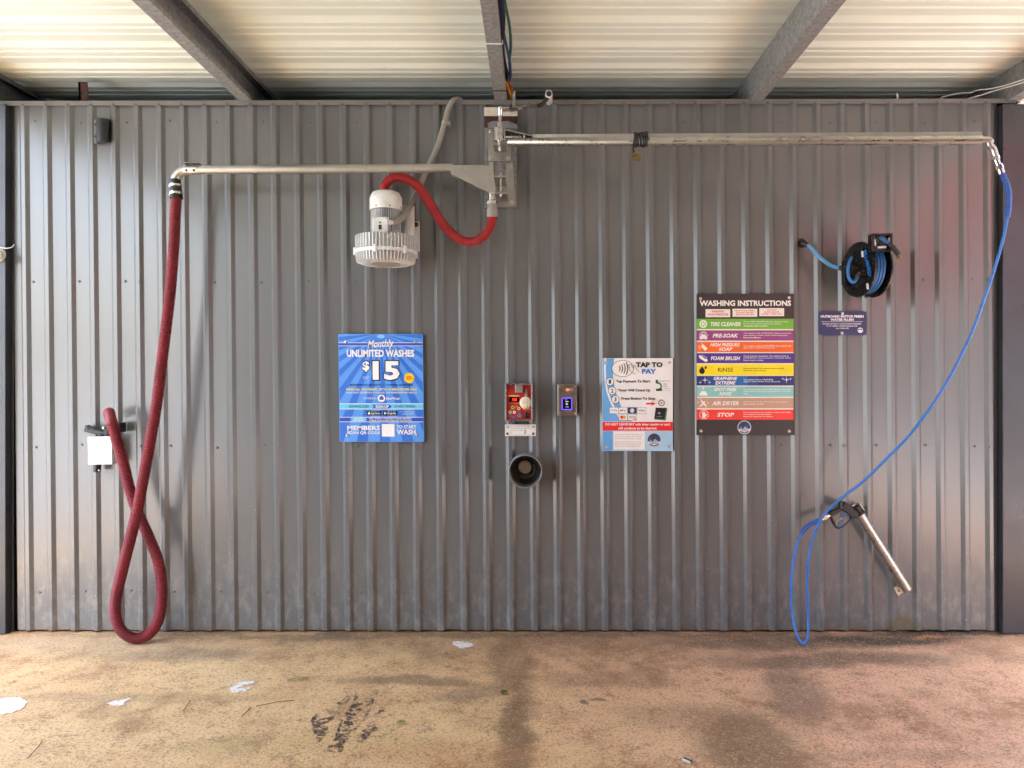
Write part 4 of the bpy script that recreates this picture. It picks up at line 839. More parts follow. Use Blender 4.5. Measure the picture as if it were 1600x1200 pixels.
for y0, y1, col, hd, body, im, fr in rows_:
    g = MB(); sh.rect(g, 1088.6, y0, 1240, y1, 2); bd = flat(g, 'service_row', ink(col), wi)
    if hd[0] == 'GRAPHENE':
        for x0, x1, cc in ((1105, 1118, (38, 84, 156)), (1118, 1168, (40, 112, 184)), (1168, 1185, (38, 80, 152))):
            g = MB(); sh.rect(g, x0, y0, x1, y1, 2.4); flat(g, 'blue_fade', ink(cc), bd)
    g = MB(); ym = (y0 + y1)/2
    bold = .0 if hd[0] == 'RINSE' else .03; shr = 0 if hd[0] == 'RINSE' else .22
    if len(hd) == 1: sh.text(g, hd[0], heads[hd[0]][0], ym - 3.0, heads[hd[0]][1], ym + 3.4, 3, bold, shr)
    else:
        sh.text(g, hd[0], heads[hd[0]][0], ym - 6.1, heads[hd[0]][1], ym - .9, 3, bold, .22)
        hx = heads.get(hd[1]) if hd[0] != 'SPOT FREE' else (1124, 1143.5); sh.text(g, hd[1], hx[0], ym + .6, hx[1], ym + 6, 3, bold, .22)
    flat(g, 'row_title', im, bd)
    g = MB()
    for i, (s_, f_) in enumerate(zip(body, fr)):
        yy = ym - len(body)*1.65 + i*3.3; sh.text(g, s_, 1161.7, yy + .35, 1161.7 + 74.5*f_, yy + 2.75, 3, .012)
    flat(g, 'row_text', im, bd)
    g = MB(); x, q = 1099, ym; h_ = hd[0]
    if h_ == 'TIRE CLEANER':
        sh.annulus(g, x, q, 4.2, 6.0, 3); sh.disc(g, x, q, 1.6, lay=3)
        for i in range(6): sh.line(g, x, q, x + 4.6*math.cos(R(60*i)), q + 4.6*math.sin(R(60*i)), 1.2, 3.2)
    elif h_ == 'PRE-SOAK':
        sh.rrect(g, x - 6, q + 1, x + 6, q + 5.4, 1, 3); sh.poly(g, ((x - 4.4, q + 1.4), (x - 2.8, q - 1.8), (x + 2.8, q - 1.8), (x + 4.4, q + 1.4)), 3.2); sh.rect(g, x - 5, q + 5.2, x - 3, q + 6.6, 3); sh.rect(g, x + 3, q + 5.2, x + 5, q + 6.6, 3)
        for dx, dy, r_ in ((-5, -1.5, 1.6), (-2.5, -4.4, 1.7), (1.2, -5.2, 1.5), (4, -3.6, 1.5), (6, -.4, 1.4)): sh.annulus(g, x + dx, q + dy, r_*.6, r_, 3, 14)
    elif h_ == 'HIGH PRESSURE':
        sh.poly(g, ((x - 4, q - 1), (x - .4, q - 4.4), (x + 6.6, q + 2.4), (x + 3, q + 6.2)), 3)
        for dx, dy in ((-6.6, -1), (-5.4, 2.4), (-2.2, -4.8)): sh.annulus(g, x + dx, q + dy, .6, 1.1, 3, 12)
    elif h_ == 'FOAM BRUSH':
        sh.poly(g, ((x - 7.4, q - 4), (x - 4, q - 4.6), (x + 2, q + .6), (x + 6, q + 1.4), (x + 7, q + 4.4), (x + 4, q + 6.2), (x - 1.6, q + 3), (x - 6, q)), 3)
        for i in range(4): sh.disc(g, x - 1 + i*2.1, q - 4 + i*1.1, .7, lay=3)
    elif h_ == 'RINSE':
        sh.poly(g, [(x - 2, q - 5.5)] + [(x - 2 + 4.4*math.cos(R(a)), q + 2 + 4.6*math.sin(R(a))) for a in range(-30, 211, 20)], 3); sh.poly(g, [(x + 4, q - 6.4)] + [(x + 3.6 + 1.8*math.cos(R(a)), q - 3 + 1.9*math.sin(R(a))) for a in range(-30, 211, 30)], 3)
    elif h_ == 'GRAPHENE':
        for dx, dy, r_ in ((2.6, -1, 6), (-5, 2.6, 3.4), (9.6, 2.4, 3.2), (130, -1.6, 5.6), (124.2, -3.2, 2.8), (136.4, -3, 2.8)): sh.star(g, x + dx, q + dy, r_, 3, 4, .16)
    elif h_ == 'SPOT FREE':
        sh.rrect(g, x - 6.2, q + 2, x + 6.2, q + 6, 1.2, 3); sh.poly(g, ((x - 4.6, q + 2.4), (x - 3, q - .8), (x + 3, q - .8), (x + 4.6, q + 2.4)), 3.2); sh.star(g, x, q - 5.2, 2.2, 3, 6, .4)
    elif h_ == 'AIR DRYER':
        sh.line(g, x - 5, q + 5, x + 2, q - 1, 2, 3); sh.line(g, x - 3.6, q - 4, x + 4.4, q + 4.6, 2.4, 3.2)
        for dx, dy in ((-8, -1), (7, -.6), (-4, -6), (4.6, 6), (1.6, -2.6)): sh.disc(g, x + dx, q + dy, .9, lay=3, n=8)
    elif h_ == 'STOP':
        sh.annulus(g, x + 1, q, 6.6, 7.4, 3, 8, 1, 22.5, 382.5); sh.rrect(g, x - 1.8, q - 1.6, x + 3.4, q + 5, 1.6, 3)
        for i in range(4): sh.rrect(g, x - 1.9 + i*1.35, q - 4.6 + abs(i - 1.5)*.6, x - .75 + i*1.35, q + .5, .5, 3.2)
        sh.line(g, x + 2.6, q + 3.2, x + 5.4, q - .8, 1.3, 3.3)
    flat(g, 'row_icon', im, bd)
emblem(sh, wi, 1163, 667.8, 10.8)
bolts(wi, ((1094.6, 466.6), (1233, 465), (1095.4, 673.4), (1233, 673.6)))

# ---- outboard flush sign
ob_ = thing('flush_sign', 'small navy outboard motor fresh water flush sign with rounded corners', 'sign', P(1316, 523, .02))
sh = panel(ob_, 1278.6, 486.2, 1353.4, 523.8, ink((46, 54, 98)), r=5)
g = MB(); sh.text(g, 'OUTBOARD MOTOR FRESH', 1282, 492.4, 1349.5, 496.4, 2, .05); sh.text(g, 'WATER FLUSH', 1297.5, 497.6, 1334, 501.4, 2, .05); sh.rect(g, 1283, 502.4, 1348, 502.9, 2)
sh.text(g, 'PLEASE RETRACT HOSE WHEN FINISHED', 1285.5, 504.8, 1345.5, 507.2, 2, .01); sh.text(g, 'CUSTOMER IS RESPONSIBLE FOR', 1291, 508.3, 1340, 510.6, 2, .01); sh.text(g, 'ALL DAMAGES', 1305.5, 511.8, 1326, 514, 2, .01)
sh.annulus(g, 1344.2, 516, 3.4, 4.2, 2); sh.poly(g, ((1340.6, 516.6), (1344, 515), (1348, 516.6), (1347, 519), (1344, 519.8), (1341.4, 518.8)), 3); sh.rect(g, 1342, 513, 1346, 514, 2); flat(g, 'lettering', ink((232, 234, 240)), ob_)
bolts(ob_, ((1316, 489.3), (1315.6, 520.4)))

# ================================================================== coin meter, number plate, card reader, brush cup
cm = thing('coin_meter', 'coin meter box with red face and steel rim above a white plate', 'coin meter', P(811, 658, .02))
DM = .085
g = MB(); x0, y0, x1, y1 = 789, 599, 832.4, 658
for a, b_, c, d_ in ((x0, y0, x1, y0 + 2.2), (x0, y1 - 2.2, x1, y1), (x0, y0 + 2.2, x0 + 2.2, y1 - 2.2), (x1 - 2.2, y0 + 2.2, x1, y1 - 2.2)): g.pbox(a, b_, c, d_, .0195, DM)
g.obj('steel_rim', STEEL, cm, bevel=.001)
DF = .068; g = MB(); g.pbox(x0 + 2.3, y0 + 2.3, x1 - 2.3, y1 - 2.3, .02, DF); g.obj('red_face', M('red powder coated face', (176, 40, 42), .42, 0, .08, 10), cm)
sh = Sheet(DF)
g = MB(); g.pbox(805, 600.5, 816, 613.5, DF, DM + .012); g.obj('coin_slot_block', STEEL_DULL, cm, bevel=.002)
g = MB(); g.pbox(796, 620.4, 811, 628, DF, DF + .004); dsp = g.obj('display', ink((36, 12, 14), .2), cm)
g = MB(); Sheet(DF + .0045).text(g, '10', 801, 622, 807.4, 626.6, 0, .02); flat(g, 'digits', emit('red led digits', (255, 50, 50), .22), dsp)
g = MB(); sh.rect(g, 795, 617.4, 811.6, 619.8, 1); sh.text(g, 'ENTER AMOUNT', 796, 629.4, 811, 631, 1); flat(g, 'yellow_strip', ink((222, 190, 80)), cm)
g = MB(); g.lathe(P(821, 629.2, DF), (0, -1, 0), [(.0375, 0), (.0375, .004), (.035, .006), (.01, .007)], 36); kd = g.obj('dial_plate', M('ivory dial', (240, 232, 208), .4, 0, .04), cm)
g = MB(); s2 = Sheet(DF + .0075)
for i, s_ in enumerate(('SELECT WASH', 'STOP - RINSE', 'SOAP - BRUSH', 'TIRE CLEANER')): s2.text(g, s_, 816.5, 624 + i*2, 825.5, 625.3 + i*2, 0)
flat(g, 'dial_lettering', ink((150, 138, 110)), kd)
g = MB(); g.pprism([(822, 606.5), (824.6, 614.5), (822.4, 617.5), (820.2, 614.5)], DF + .012, DF); g.lathe(P(822, 617.8, DF), (0, -1, 0), [(.008, 0), (.008, .012), (.005, .014)], 14); g.obj('pointer_lever', CHROME, cm, bevel=.001)
g = MB(); sh.rect(g, 816.6, 638.6, 828.6, 639.4, 2); flat(g, 'dial_underline', ink((236, 210, 120)), cm)
g = MB(); sh.annulus(g, 821.6, 635.5, 2.4, 3.1, 12, 20, 1, -60, 200); flat(g, 'dial_arrow', ink((40, 36, 34)), cm)
g = MB(); g.lathe(P(823, 649.6, DF), (0, -1, -.5), [(.019, 0), (.019, .004), (.014, .010), (.006, .014)], 22); g.tube([P(823, 650, DF + .006), P(822.8, 643, DF + .03)], .0055, 10); g.obj('selector_knob', BLACK, cm)
for x, y_, r_, cc in ((801, 636.6, 3.0, (178, 190, 60)), (810.6, 638.4, 2.5, (232, 214, 150)), (797, 644, 2.6, (214, 206, 200)), (803.5, 644.2, 2.5, (240, 236, 232)), (811.8, 644, 2.5, (74, 100, 168)), (797.3, 649.4, 2.5, (110, 112, 116)), (801.6, 652, 2.5, (160, 90, 150)), (806.6, 651.4, 2.4, (110, 110, 110)), (811.6, 649.6, 2.7, (140, 144, 146))):
    g = MB(); sh.annulus(g, x, y_, r_*.8, r_, 1.6, 18); sh.disc(g, x, y_, r_*.8, lay=1); bb = flat(g, 'selection_badge', ink(cc), cm)
    g = MB(); sh.disc(g, x, y_, r_*.34, lay=2, n=10); flat(g, 'badge_mark', ink((50, 46, 50)), bb)
g = MB(); sh.line(g, 806, 634.5, 809.5, 635.6, .5, 1); sh.rect(g, 804.6, 634, 808.6, 634.5, 1); sh.rect(g, 804.5, 636.6, 808, 637, 1); flat(g, 'face_lettering', ink((238, 190, 110)), cm)
pl = thing('number_plate', 'white plate numbered 2 with fine print screwed below the coin meter', 'plate', P(813, 681, .02))
sh = panel(pl, 789, 663.2, 837.2, 681.2, ink((240, 238, 234)))
g = MB()
for a in ((790.6, 664.6, 835.6, 664.9), (790.6, 679.5, 835.6, 679.8), (790.6, 664.6, 790.9, 679.8), (835.3, 664.6, 835.6, 679.8)): sh.rect(g, *a, 1)
sh.text(g, 'NOTICE: insert money or tap card to begin wash', 796, 666.4, 832, 667.8, 1); sh.text(g, 'Not responsible for damage to vehicles or property', 796, 668.8, 832, 670.2, 1)
sh.text(g, 'For help call office', 796, 672, 809, 673.4, 1); sh.text(g, 'Bay No.', 812, 671.6, 817, 673.4, 1); sh.text(g, 'Bay', 796, 674.6, 800, 676, 1); flat(g, 'fine_print', ink((130, 112, 104)), pl)
g = MB(); sh.text(g, '2', 818.8, 671.6, 822, 677.6, 1, .02); flat(g, 'numeral', ink((50, 48, 48)), pl)
bolts(pl, ((793.4, 667.4), (833.6, 667)), r=.005); bolts(pl, ((793, 677.6), (833, 677.6)), name='dark_bolt', r=.005, mat=BLACK)

cr = thing('card_reader', 'brushed steel card reader box with violet lit tap screen', 'card reader', P(887, 650, .02))
DR = .075
g = MB(); g.pbox(871.2, 600.4, 901.6, 649.6, .0195, DR); g.obj('steel_box', M('brushed warm steel', (158, 146, 132), .36, .85, .14, 22), cr, bevel=.003)
sh = Sheet(DR)
g = MB(); g.pprism([(872.8, 602.4), (900.2, 602.4), (900.2, 647.6), (872.8, 647.6)], DR + .0025, DR); g.obj('face_plate', M('brushed warm steel face', (164, 152, 138), .34, .85, .14, 26), cr, bevel=.001)
g = MB(); g.pbox(878, 621.6, 893.6, 640.2, DR, DR + .006); g.obj('violet_glow_frame', emit('violet led light', (96, 70, 255), .30), cr, bevel=.001)
g = MB(); g.pbox(878.9, 622.5, 892.7, 639.3, DR, DR + .008); scn = g.obj('tap_screen', ink((12, 12, 18), .15), cr, bevel=.0005)
g = MB(); s3 = Sheet(DR + .0085); s3.text(g, 'TAP', 882.4, 624, 886.4, 625.2, 0); s3.rect(g, 883, 627, 888.6, 627.8, 0); s3.annulus(g, 885.7, 631.2, .9, 1.7, 0, 16); s3.text(g, 'PAY HERE', 883.4, 635, 888.6, 636.6, 0); flat(g, 'screen_print', emit('pale screen marks', (190, 190, 215), .08), scn)
for px, mat_, nm in ((886.6, emit('lit red button', (255, 90, 60), .25), 'stop_button'), (893, M('dull red button', (188, 104, 92), .4), 'blank_button')):
    g = MB(); p = P(px, 609, DR + .0025); g.lathe(p, (0, -1, 0), [(.0115, 0), (.0115, .004), (.009, .005)], 22); bt = g.obj(nm, STEEL, cr)
    g = MB(); g.lathe(p + Vector((0, -.0052, 0)), (0, -1, 0), [(.0085, 0), (.0085, .001), (.006, .002)], 20); g.obj('button_lens', mat_, bt)
g = MB(); sh2 = Sheet(DR + .0035); sh2.text(g, 'STOP', 891, 612.4, 895.4, 614, 0); flat(g, 'button_lettering', ink((220, 130, 110)), cr)
for px, py in ((874.6, 604.4), (898.4, 604.4), (874.6, 645.6), (898.4, 645.6)):
    g = MB(); g.lathe(P(px, py, DR + .0025), (0, -1, 0), [(.0045, 0), (.0045, .002), (.002, .003)], 10); g.obj('corner_screw', STEEL, cr)

bc = thing('brush_cup', 'round grey pipe cup for the foam brush sticking out of the wall', 'brush holder', P(821, 737, .02))
c = P(821, 737, .17); r_ = 26.5/S(.17)
CUP = M('grey painted pipe', (128, 130, 132), .4, .1, .1, 12)
g = MB(); g.lathe(Vector((c.x, 0, c.z)), (0, -1, 0), [(r_, .0195), (r_, .168), (r_ - .002, .17), (r_ - .005, .17), (r_ - .007, .168), (r_ - .007, .03)], 56, False); g.obj('pipe_shell', CUP, bc, ang=50)
g = MB(); g.lathe(Vector((c.x, -.028, c.z)), (0, -1, 0), [(r_ - .0075, 0), (r_ - .0075, .001)], 40); g.obj('cup_back', M('grimy cup lining', (70, 60, 48), .7, 0, .3, 25, dirt=(30, 26, 22), dirt_amt=.8), bc)
g = MB(); g.lathe(Vector((c.x - .005, -.029, c.z + .015)), (0, -1, 0), [(.042, 0), (.042, .03), (.038, .034)], 28); g.obj('end_knob', M('tan plastic knob', (176, 160, 138), .5, 0, .1, 20), bc)
g = MB(); g.tube([Vector((c.x + .06*math.cos(a), -.034, c.z + .06*math.sin(a))) for a in [R(-130 + i*15) for i in range(12)]], .010, 10); g.lathe(Vector((c.x + .002, -.03, c.z - .045)), (0, -1, 0), [(.02, 0), (.02, .012)], 16); g.obj('old_gasket', M('dirty gasket', (84, 72, 58), .6, 0, .3, 30), bc)

# ================================================================== hose reel
rl = thing('hose_reel', 'black hose reel wound with pale blue hose mounted high on the wall', 'hose reel', P(1355, 420, .02))
DRl = .225
ctr = P(1353, 421.5, DRl); sr = S(DRl)
ctr = Vector((ctr.x, -DRl, ctr.z)); RAD = .166
RBLK = M('glossy black reel', (20, 19, 19), .3, 0, .2, 20, dirt=(70, 58, 48), dirt_amt=.35)
for nm, x_ in (('near_flange', -.045), ('far_flange', .056)):
    g = MB(); o = ctr + Vector((x_, 0, 0)); s_ = -1 if x_ < 0 else 1
    g.lathe(o, (s_, 0, 0), [(.02, .012), (.055, .012), (.062, .004), (.110, .002), (.118, .008), (.150, .008), (RAD, .012), (RAD + .003, .006), (RAD + .002, 0), (.02, -.002)], 48); fl = g.obj(nm, RBLK, rl)
    if x_ < 0:
        g = MB()
        for i in range(8):
            a = R(45*i + 12); d_ = Vector((0, math.cos(a), math.sin(a))); tn = Vector((0, -math.sin(a), math.cos(a)))
            g.prism([o + d_*.062 - tn*.012 + Vector((-.004, 0, 0)), o + d_*.112 - tn*.02 + Vector((-.004, 0, 0)), o + d_*.112 + tn*.02 + Vector((-.004, 0, 0)), o + d_*.062 + tn*.012 + Vector((-.004, 0, 0))], (-.005, 0, 0))
        g.obj('flange_stiffener', RBLK, fl, bevel=.001)
        vs, fs = text_polys('BLUBIRD', .03); ax_, bx_ = min(v.x for v in vs), max(v.x for v in vs); g = MB(); vo = []
        for v in vs:                                                # raised lettering on the flange, reading downwards
            u_, w_ = (v.x - (ax_+bx_)/2)/(bx_-ax_)*.17, v.y*.040; a = R(-72)
            vo.append(g.bm.verts.new(o + Vector((-.0135, .0 - .085 - (u_*math.cos(a) - w_*math.sin(a)), .02 + (u_*math.sin(a) + w_*math.cos(a))))))
        for f in fs:
            try: g.bm.faces.new([vo[i] for i in f])
            except ValueError: pass
        flat(g, 'flange_lettering', ink((40, 120, 220)), fl)
        for yy, zz_ in ((-.05, .085), (-.10, -.115)):
            g = MB(); a = o + Vector((-.013, yy, zz_)); g.prism([a + Vector((0, -.012, -.02)), a + Vector((0, .008, -.016)), a + Vector((0, .012, .02)), a + Vector((0, -.008, .018))], (-.001, 0, 0)); g.obj('sticker', WHITEP, fl)
g = MB()
for lay, (r_, n) in enumerate(((.112, 3), (.137, 3))):
    pts = []
    for i in range(n*28 + 1):
        a = 2*math.pi*i/28; x_ = -.028 + .062*(i/(n*28)) if lay % 2 == 0 else .034 - .062*(i/(n*28)); pts.append(ctr + Vector((x_, r_*math.cos(a), r_*math.sin(a))))
    g.tube(pts, .0122, 12)
g.obj('wound_hose', M('blue reel hose', (44, 104, 168), .34), rl)
g = MB(); g.cyl(ctr + Vector((-.05, 0, 0)), ctr + Vector((.07, 0, 0)), .10, None, 28); g.obj('drum', RBLK, rl)
g = MB(); g.box((ctr.x + .075, -DRl - .02, ctr.z - .20), (ctr.x + .083, -.0195, ctr.z + .17)) if False else None
g.prism([Vector((ctr.x + .082, -.0195, ctr.z - .15)), Vector((ctr.x + .082, -.0195, ctr.z + .17)), Vector((ctr.x + .082, -DRl - .15, ctr.z + .165)), Vector((ctr.x + .082, -DRl - .05, ctr.z + .03)), Vector((ctr.x + .082, -DRl - .05, ctr.z - .04)), Vector((ctr.x + .082, -.08, ctr.z - .15))], (.008, 0, 0))
g.box((ctr.x - .02, -.030, ctr.z - .12), (ctr.x + .09, -.0195, ctr.z + .12)); g.obj('mount_frame', RBLK, rl, bevel=.002)
g = MB(); g.cyl(ctr + Vector((-.10, 0, 0)), ctr + Vector((-.045, 0, 0)), .030, .034, 22); g.cyl(ctr + Vector((-.055, 0, 0)), ctr + Vector((.09, 0, 0)), .02, None, 16)
g.tube([P(1317, 420.5, .20), P(1339, 420.5, DRl)], .0165, 14); g.tube([P(1320, 420.5, .20), P(1327, 420.5, .20)], .022, 8); g.tube([P(1312, 418.5, .18), P(1318, 420.3, .2)], .014, 12)
for py in (410.5, 441): g.tube([P(1322, py, .16), P(1327, py, .16)], .011, 10)
g.box((P(1319, 408, .16).x, -.17, P(1319, 444, .16).z), (P(1326, 408, .16).x, -.12, P(1319, 406, .16).z)); g.obj('swivel_inlet', BLACKP, rl, bevel=.001)
g = MB(); g.tube([P(1338, 432, DRl + .06), P(1343.5, 427, DRl + .05)], .013, 10); g.obj('brass_elbow', BRASS, rl)
g = MB(); g.tube(pcurve([(1331, 402.5, DRl + .05), (1327, 411, DRl + .07), (1325, 422, DRl + .08), (1326, 433, DRl + .085), (1331, 440.5, DRl + .085), (1337, 438.5, DRl + .08), (1340, 431.5, DRl + .06)], .006), .0098, 12); g.obj('jumper_hose', M('mid blue hose', (52, 124, 196), .34), rl)
for o_ in list(rl.children):                                        # the drum sits turned a little towards the bay
    if o_.name.split('.')[0] in ('near_flange', 'far_flange', 'wound_hose', 'drum'):
        T = Matrix.Translation(ctr - rl.location) @ Matrix.Rotation(R(11), 4, 'Z') @ Matrix.Translation(rl.location - ctr)
        for q_ in [o_] + list(o_.children): q_.data.transform(T)
DG = .42                                                            # roller guide at the front with the hose end hanging out
g = MB()
for a, b_, c_, d_ in ((1362, 364.5, 1395, 367.5), (1362, 389, 1395, 392.3), (1362, 367.5, 1365.4, 389), (1391.5, 367.5, 1395, 389)): g.pbox(a, b_, c_, d_, DG - .05, DG)
g.prism([P(1384, 364, DG - .05), P(1394, 364, DG - .05), P(1394, 392, DG - .05), P(1384, 392, DG - .05)], (0, .16, 0)); gd = g.obj('roller_guide', RBLK, rl, bevel=.001)
for a, b_, r_ in (((1367, 373), (1367, 384), .007), ((1389, 372), (1389, 384), .007), ((1371, 386.5), (1384, 386), .0085)):
    g = MB(); g.tube([P(*a, DG - .01), P(*b_, DG - .01)], r_, 10); g.obj('guide_roller', WHITEP, gd)
g = MB(); g.ball(P(1376, 375, DG - .01), .034, 18, (1, .8, 1.05)); g.obj('hose_stopper', BLACK, rl)
g = MB(); g.tube(pcurve([(1366, 376, DRl + .16), (1374, 372, DG), (1380, 374.5, DG + .03), (1387, 379, DG + .04), (1393, 383, DG + .04)], .008), .0105, 12); g.obj('hose_end', M('blue reel hose', (44, 104, 168), .34), rl)
g = MB(); g.tube(pcurve([(1388, 379.5, DG + .04), (1395, 386, DG + .04), (1401, 394, DG + .04), (1404, 398.5, DG + .04)], .004), lambda L: .0135 + .002*(1 if (L/.008) % 1 > .5 else 0), 12); g.obj('bend_guard', BLACK, rl)
g = MB(); g.tube([P(1403.2, 398, DG + .04), P(1405.4, 402, DG + .042)], .0145, 8); g.tube([P(1405.3, 401.8, DG + .042), P(1406.2, 403.6, DG + .043)], .011, 12); g.obj('hose_coupler', BRASS, rl)
sp = thing('supply_hose', 'pale blue feed hose sagging from the wall elbow to the hose reel', 'hose', P(1280, 400, .1))
g = MB(); g.tube(pcurve([(1259, 381.5, .075), (1263, 383.5, .09), (1268, 388, .10), (1274, 395, .115), (1281, 402.5, .13), (1293, 411.7, .15), (1303, 416.8, .165), (1313, 419, .18)], .008), .0125, 14); g.obj('hose_tube', BLUEL, sp)
g = MB(); g.tube([P(1252, 380, .0), P(1255.5, 380, .06)], .016, 12); g.tube([P(1254, 379.6, .065), P(1262, 383, .088)], .0165, 12); g.lathe(P(1252, 380, .0005), (0, -1, 0), [(.03, 0), (.03, .008), (.02, .012)], 18); g.obj('wall_elbow', BLACKP, sp)

# ================================================================== pressure hose, spray gun, stainless gun tube
GT = thing('gun_tube', 'slanted stainless gun holster tube with two lug plates on the wall', 'gun holster', P(1385, 870, .02))
a, b_ = P(1340.5, 798, .095), P(1417.5, 921, .080); rt = .0285
g = MB(); axg = (b_ - a).normalized(); L = (b_ - a).length; g.lathe(a, axg, [(rt, .02), (rt, L), (rt - .003, L), (rt - .003, .02)], 36, False); u = axg.orthogonal(); g.lathe(a, axg, [(rt - .003, .10), (.001, .10)], 20, False); g.obj('tube', STEEL, GT, ang=50)
g = MB(); g.lathe(a, axg, [(rt + .002, .012), (rt + .002, .026), (rt - .004, .026), (rt - .004, .012)], 36, False)
for f_ in (): pass
g.obj('black_mouth_ring', BLACK, GT)
lug = M('bright stainless lug', (206, 198, 184), .34, .9, .08, 20)
for pts, hole in ((((1331.4, 790.2), (1337.6, 785.6), (1345, 796), (1338.6, 800.5)), (1336.5, 793.2)), (((1396.5, 918.5), (1402.5, 913), (1412, 924.5), (1403.5, 931.5)), (1404.2, 923.2))):
    g = MB(); g.pprism(pts, .024, .0195); cxp = sum(p[0] for p in pts)/4; cyp = sum(p[1] for p in pts)/4
    q = P((pts[1][0]+pts[2][0])/2, (pts[1][1]+pts[2][1])/2, .024); g.prism([P(*pts[1], .024), P(*pts[2], .024), P(*pts[2], .024) + Vector((.004, 0, .003)), P(*pts[1], .024) + Vector((.004, 0, .003))], (0, -.05, 0))
    lo = g.obj('lug_plate', lug, GT, bevel=.001)
    g = MB(); g.lathe(P(*hole, .0245), (0, -1, 0), [(.006, 0), (.006, .003), (.004, .0045)], 12); g.obj('lug_screw', M('dark bolt', (70, 68, 64)), lo)

gun = thing('spray_gun', 'black trigger spray gun with blue trigger resting in the steel tube', 'spray gun', P(1325, 800, .1))
DGu = .125
k_ = 110/1600.0
def gp(pts): return [(1270 + x*k_, 770 + y_*k_) for x, y_ in pts]
g = MB(); g.pprism(gp([(385, 455), (430, 420), (620, 345), (615, 230), (640, 195), (690, 190), (690, 320), (720, 215), (770, 215), (800, 240), (830, 250), (845, 300), (1010, 420), (1040, 470), (1030, 540), (985, 575), (900, 580), (840, 500), (735, 420), (690, 415), (480, 510), (440, 545), (395, 520)]), DGu, DGu - .036); g.obj('gun_body', BLACKP, gun, bevel=.004)
g = MB(); g.pprism(gp([(640, 235), (665, 225), (665, 300), (645, 300)]), DGu + .002, DGu - .002); g.obj('grip_inset', M('dark grey grip', (78, 76, 80), .5), gun)
dt = DGu - .018
gd_ = [(400, 530), (440, 610), (480, 700), (520, 770), (580, 800), (660, 775), (760, 700), (830, 620), (870, 570)]
g = MB(); g.tube(pcurve([(x, y_, dt) for x, y_ in gp(gd_)], .004), lambda L: .010 if L < .055 else (.0065 if L < .10 else .0042), 12); g.obj('trigger_guard', BLACKP, gun)
g = MB(); g.tube(pcurve([(x, y_, dt) for x, y_ in gp([(840, 545), (790, 520), (735, 510), (690, 540), (665, 590), (625, 650), (590, 720), (595, 780)])], .004), .0065, 12); g.obj('blue_trigger', M('blue trigger plastic', (66, 104, 190), .38), gun)
g = MB(); g.tube(pcurve([(x, y_, dt) for x, y_ in gp([(560, 740), (540, 690), (590, 630), (640, 585)])], .004), .0038, 10); g.ball(P(*gp([(650, 585)])[0], dt), .0075, 10); g.obj('safety_latch', M('brass yellow latch', (206, 172, 96), .4, .4), gun)
g = MB(); m0 = P(1340.5, 798, .095); g.tube([m0 - axg*.03, m0 + axg*.012, m0 + axg*.09], lambda L: .022 if L < .045 else .016, 20); g.obj('nozzle_end', BLACKP, gun)

ph = thing('pressure_hose', 'thin bright blue pressure hose drooping from the boom tip to the gun', 'hose', P(1250, 1000, .2))
def hd(i, n): return D1 + .01 + (.16 - D1 - .01) * min(1, i / n)
pts = [(1565, 270, 1.03), (1569, 279, 1.03), (1573.5, 290, 1.03), (1576, 302, 1.03), (1576, 316, 1.02), (1574, 338, 1.01), (1567.5, 372, .98), (1556, 413, .94), (1541, 458, .88), (1519, 518, .80), (1489, 580, .70), (1456, 634, .60), (1420, 681, .50), (1385, 717, .42), (1350, 751, .34), (1320, 774.5, .28), (1303, 788, .25), (1290.5, 801, .225), (1281, 815, .21), (1272, 834, .20), (1266, 857, .19), (1262, 885, .185), (1261, 920, .18), (1262.5, 955, .19), (1263, 985, .22), (1260, 1001, .245), (1255.5, 1006, .25), (1249, 1000, .24), (1242.5, 983, .21), (1237.5, 955, .17), (1236, 922, .15), (1238, 888, .145), (1244, 857, .14), (1252.5, 834, .135), (1264, 821, .13), (1280, 813, .125)]
path = pcurve(pts, .006); L_ = .006*len(path)
g = MB(); g.tube(path, .0078, 12); g.obj('hose_tube', BLUEH, ph)
n1 = int(.235/.006)
DBLUE = M('deep blue spring guard', (46, 92, 180), .34)
for seg_ in (path[:n1], path[-int(.16/.006):]):
    fine = []
    for a, b_ in zip(seg_, seg_[1:]): fine += [a, a.lerp(b_, .5)]
    fine.append(seg_[-1]); g = MB(); g.tube(fine, lambda L: .0125 + .0022*(1 if (L/.012) % 1 > .5 else 0), 14); g.obj('bend_spring', DBLUE, ph, ang=60)
g = MB(); a, b_ = P(1279.5, 813.2, .125), P(1297.5, 804.5, DGu - .018)
g.tube([a, a.lerp(b_, .35)], .0125, 14); g.tube([a.lerp(b_, .35), a.lerp(b_, .7)], .0145, 6); g.tube([a.lerp(b_, .7), b_], .011, 14); g.obj('swivel_connector', CHROME, ph)

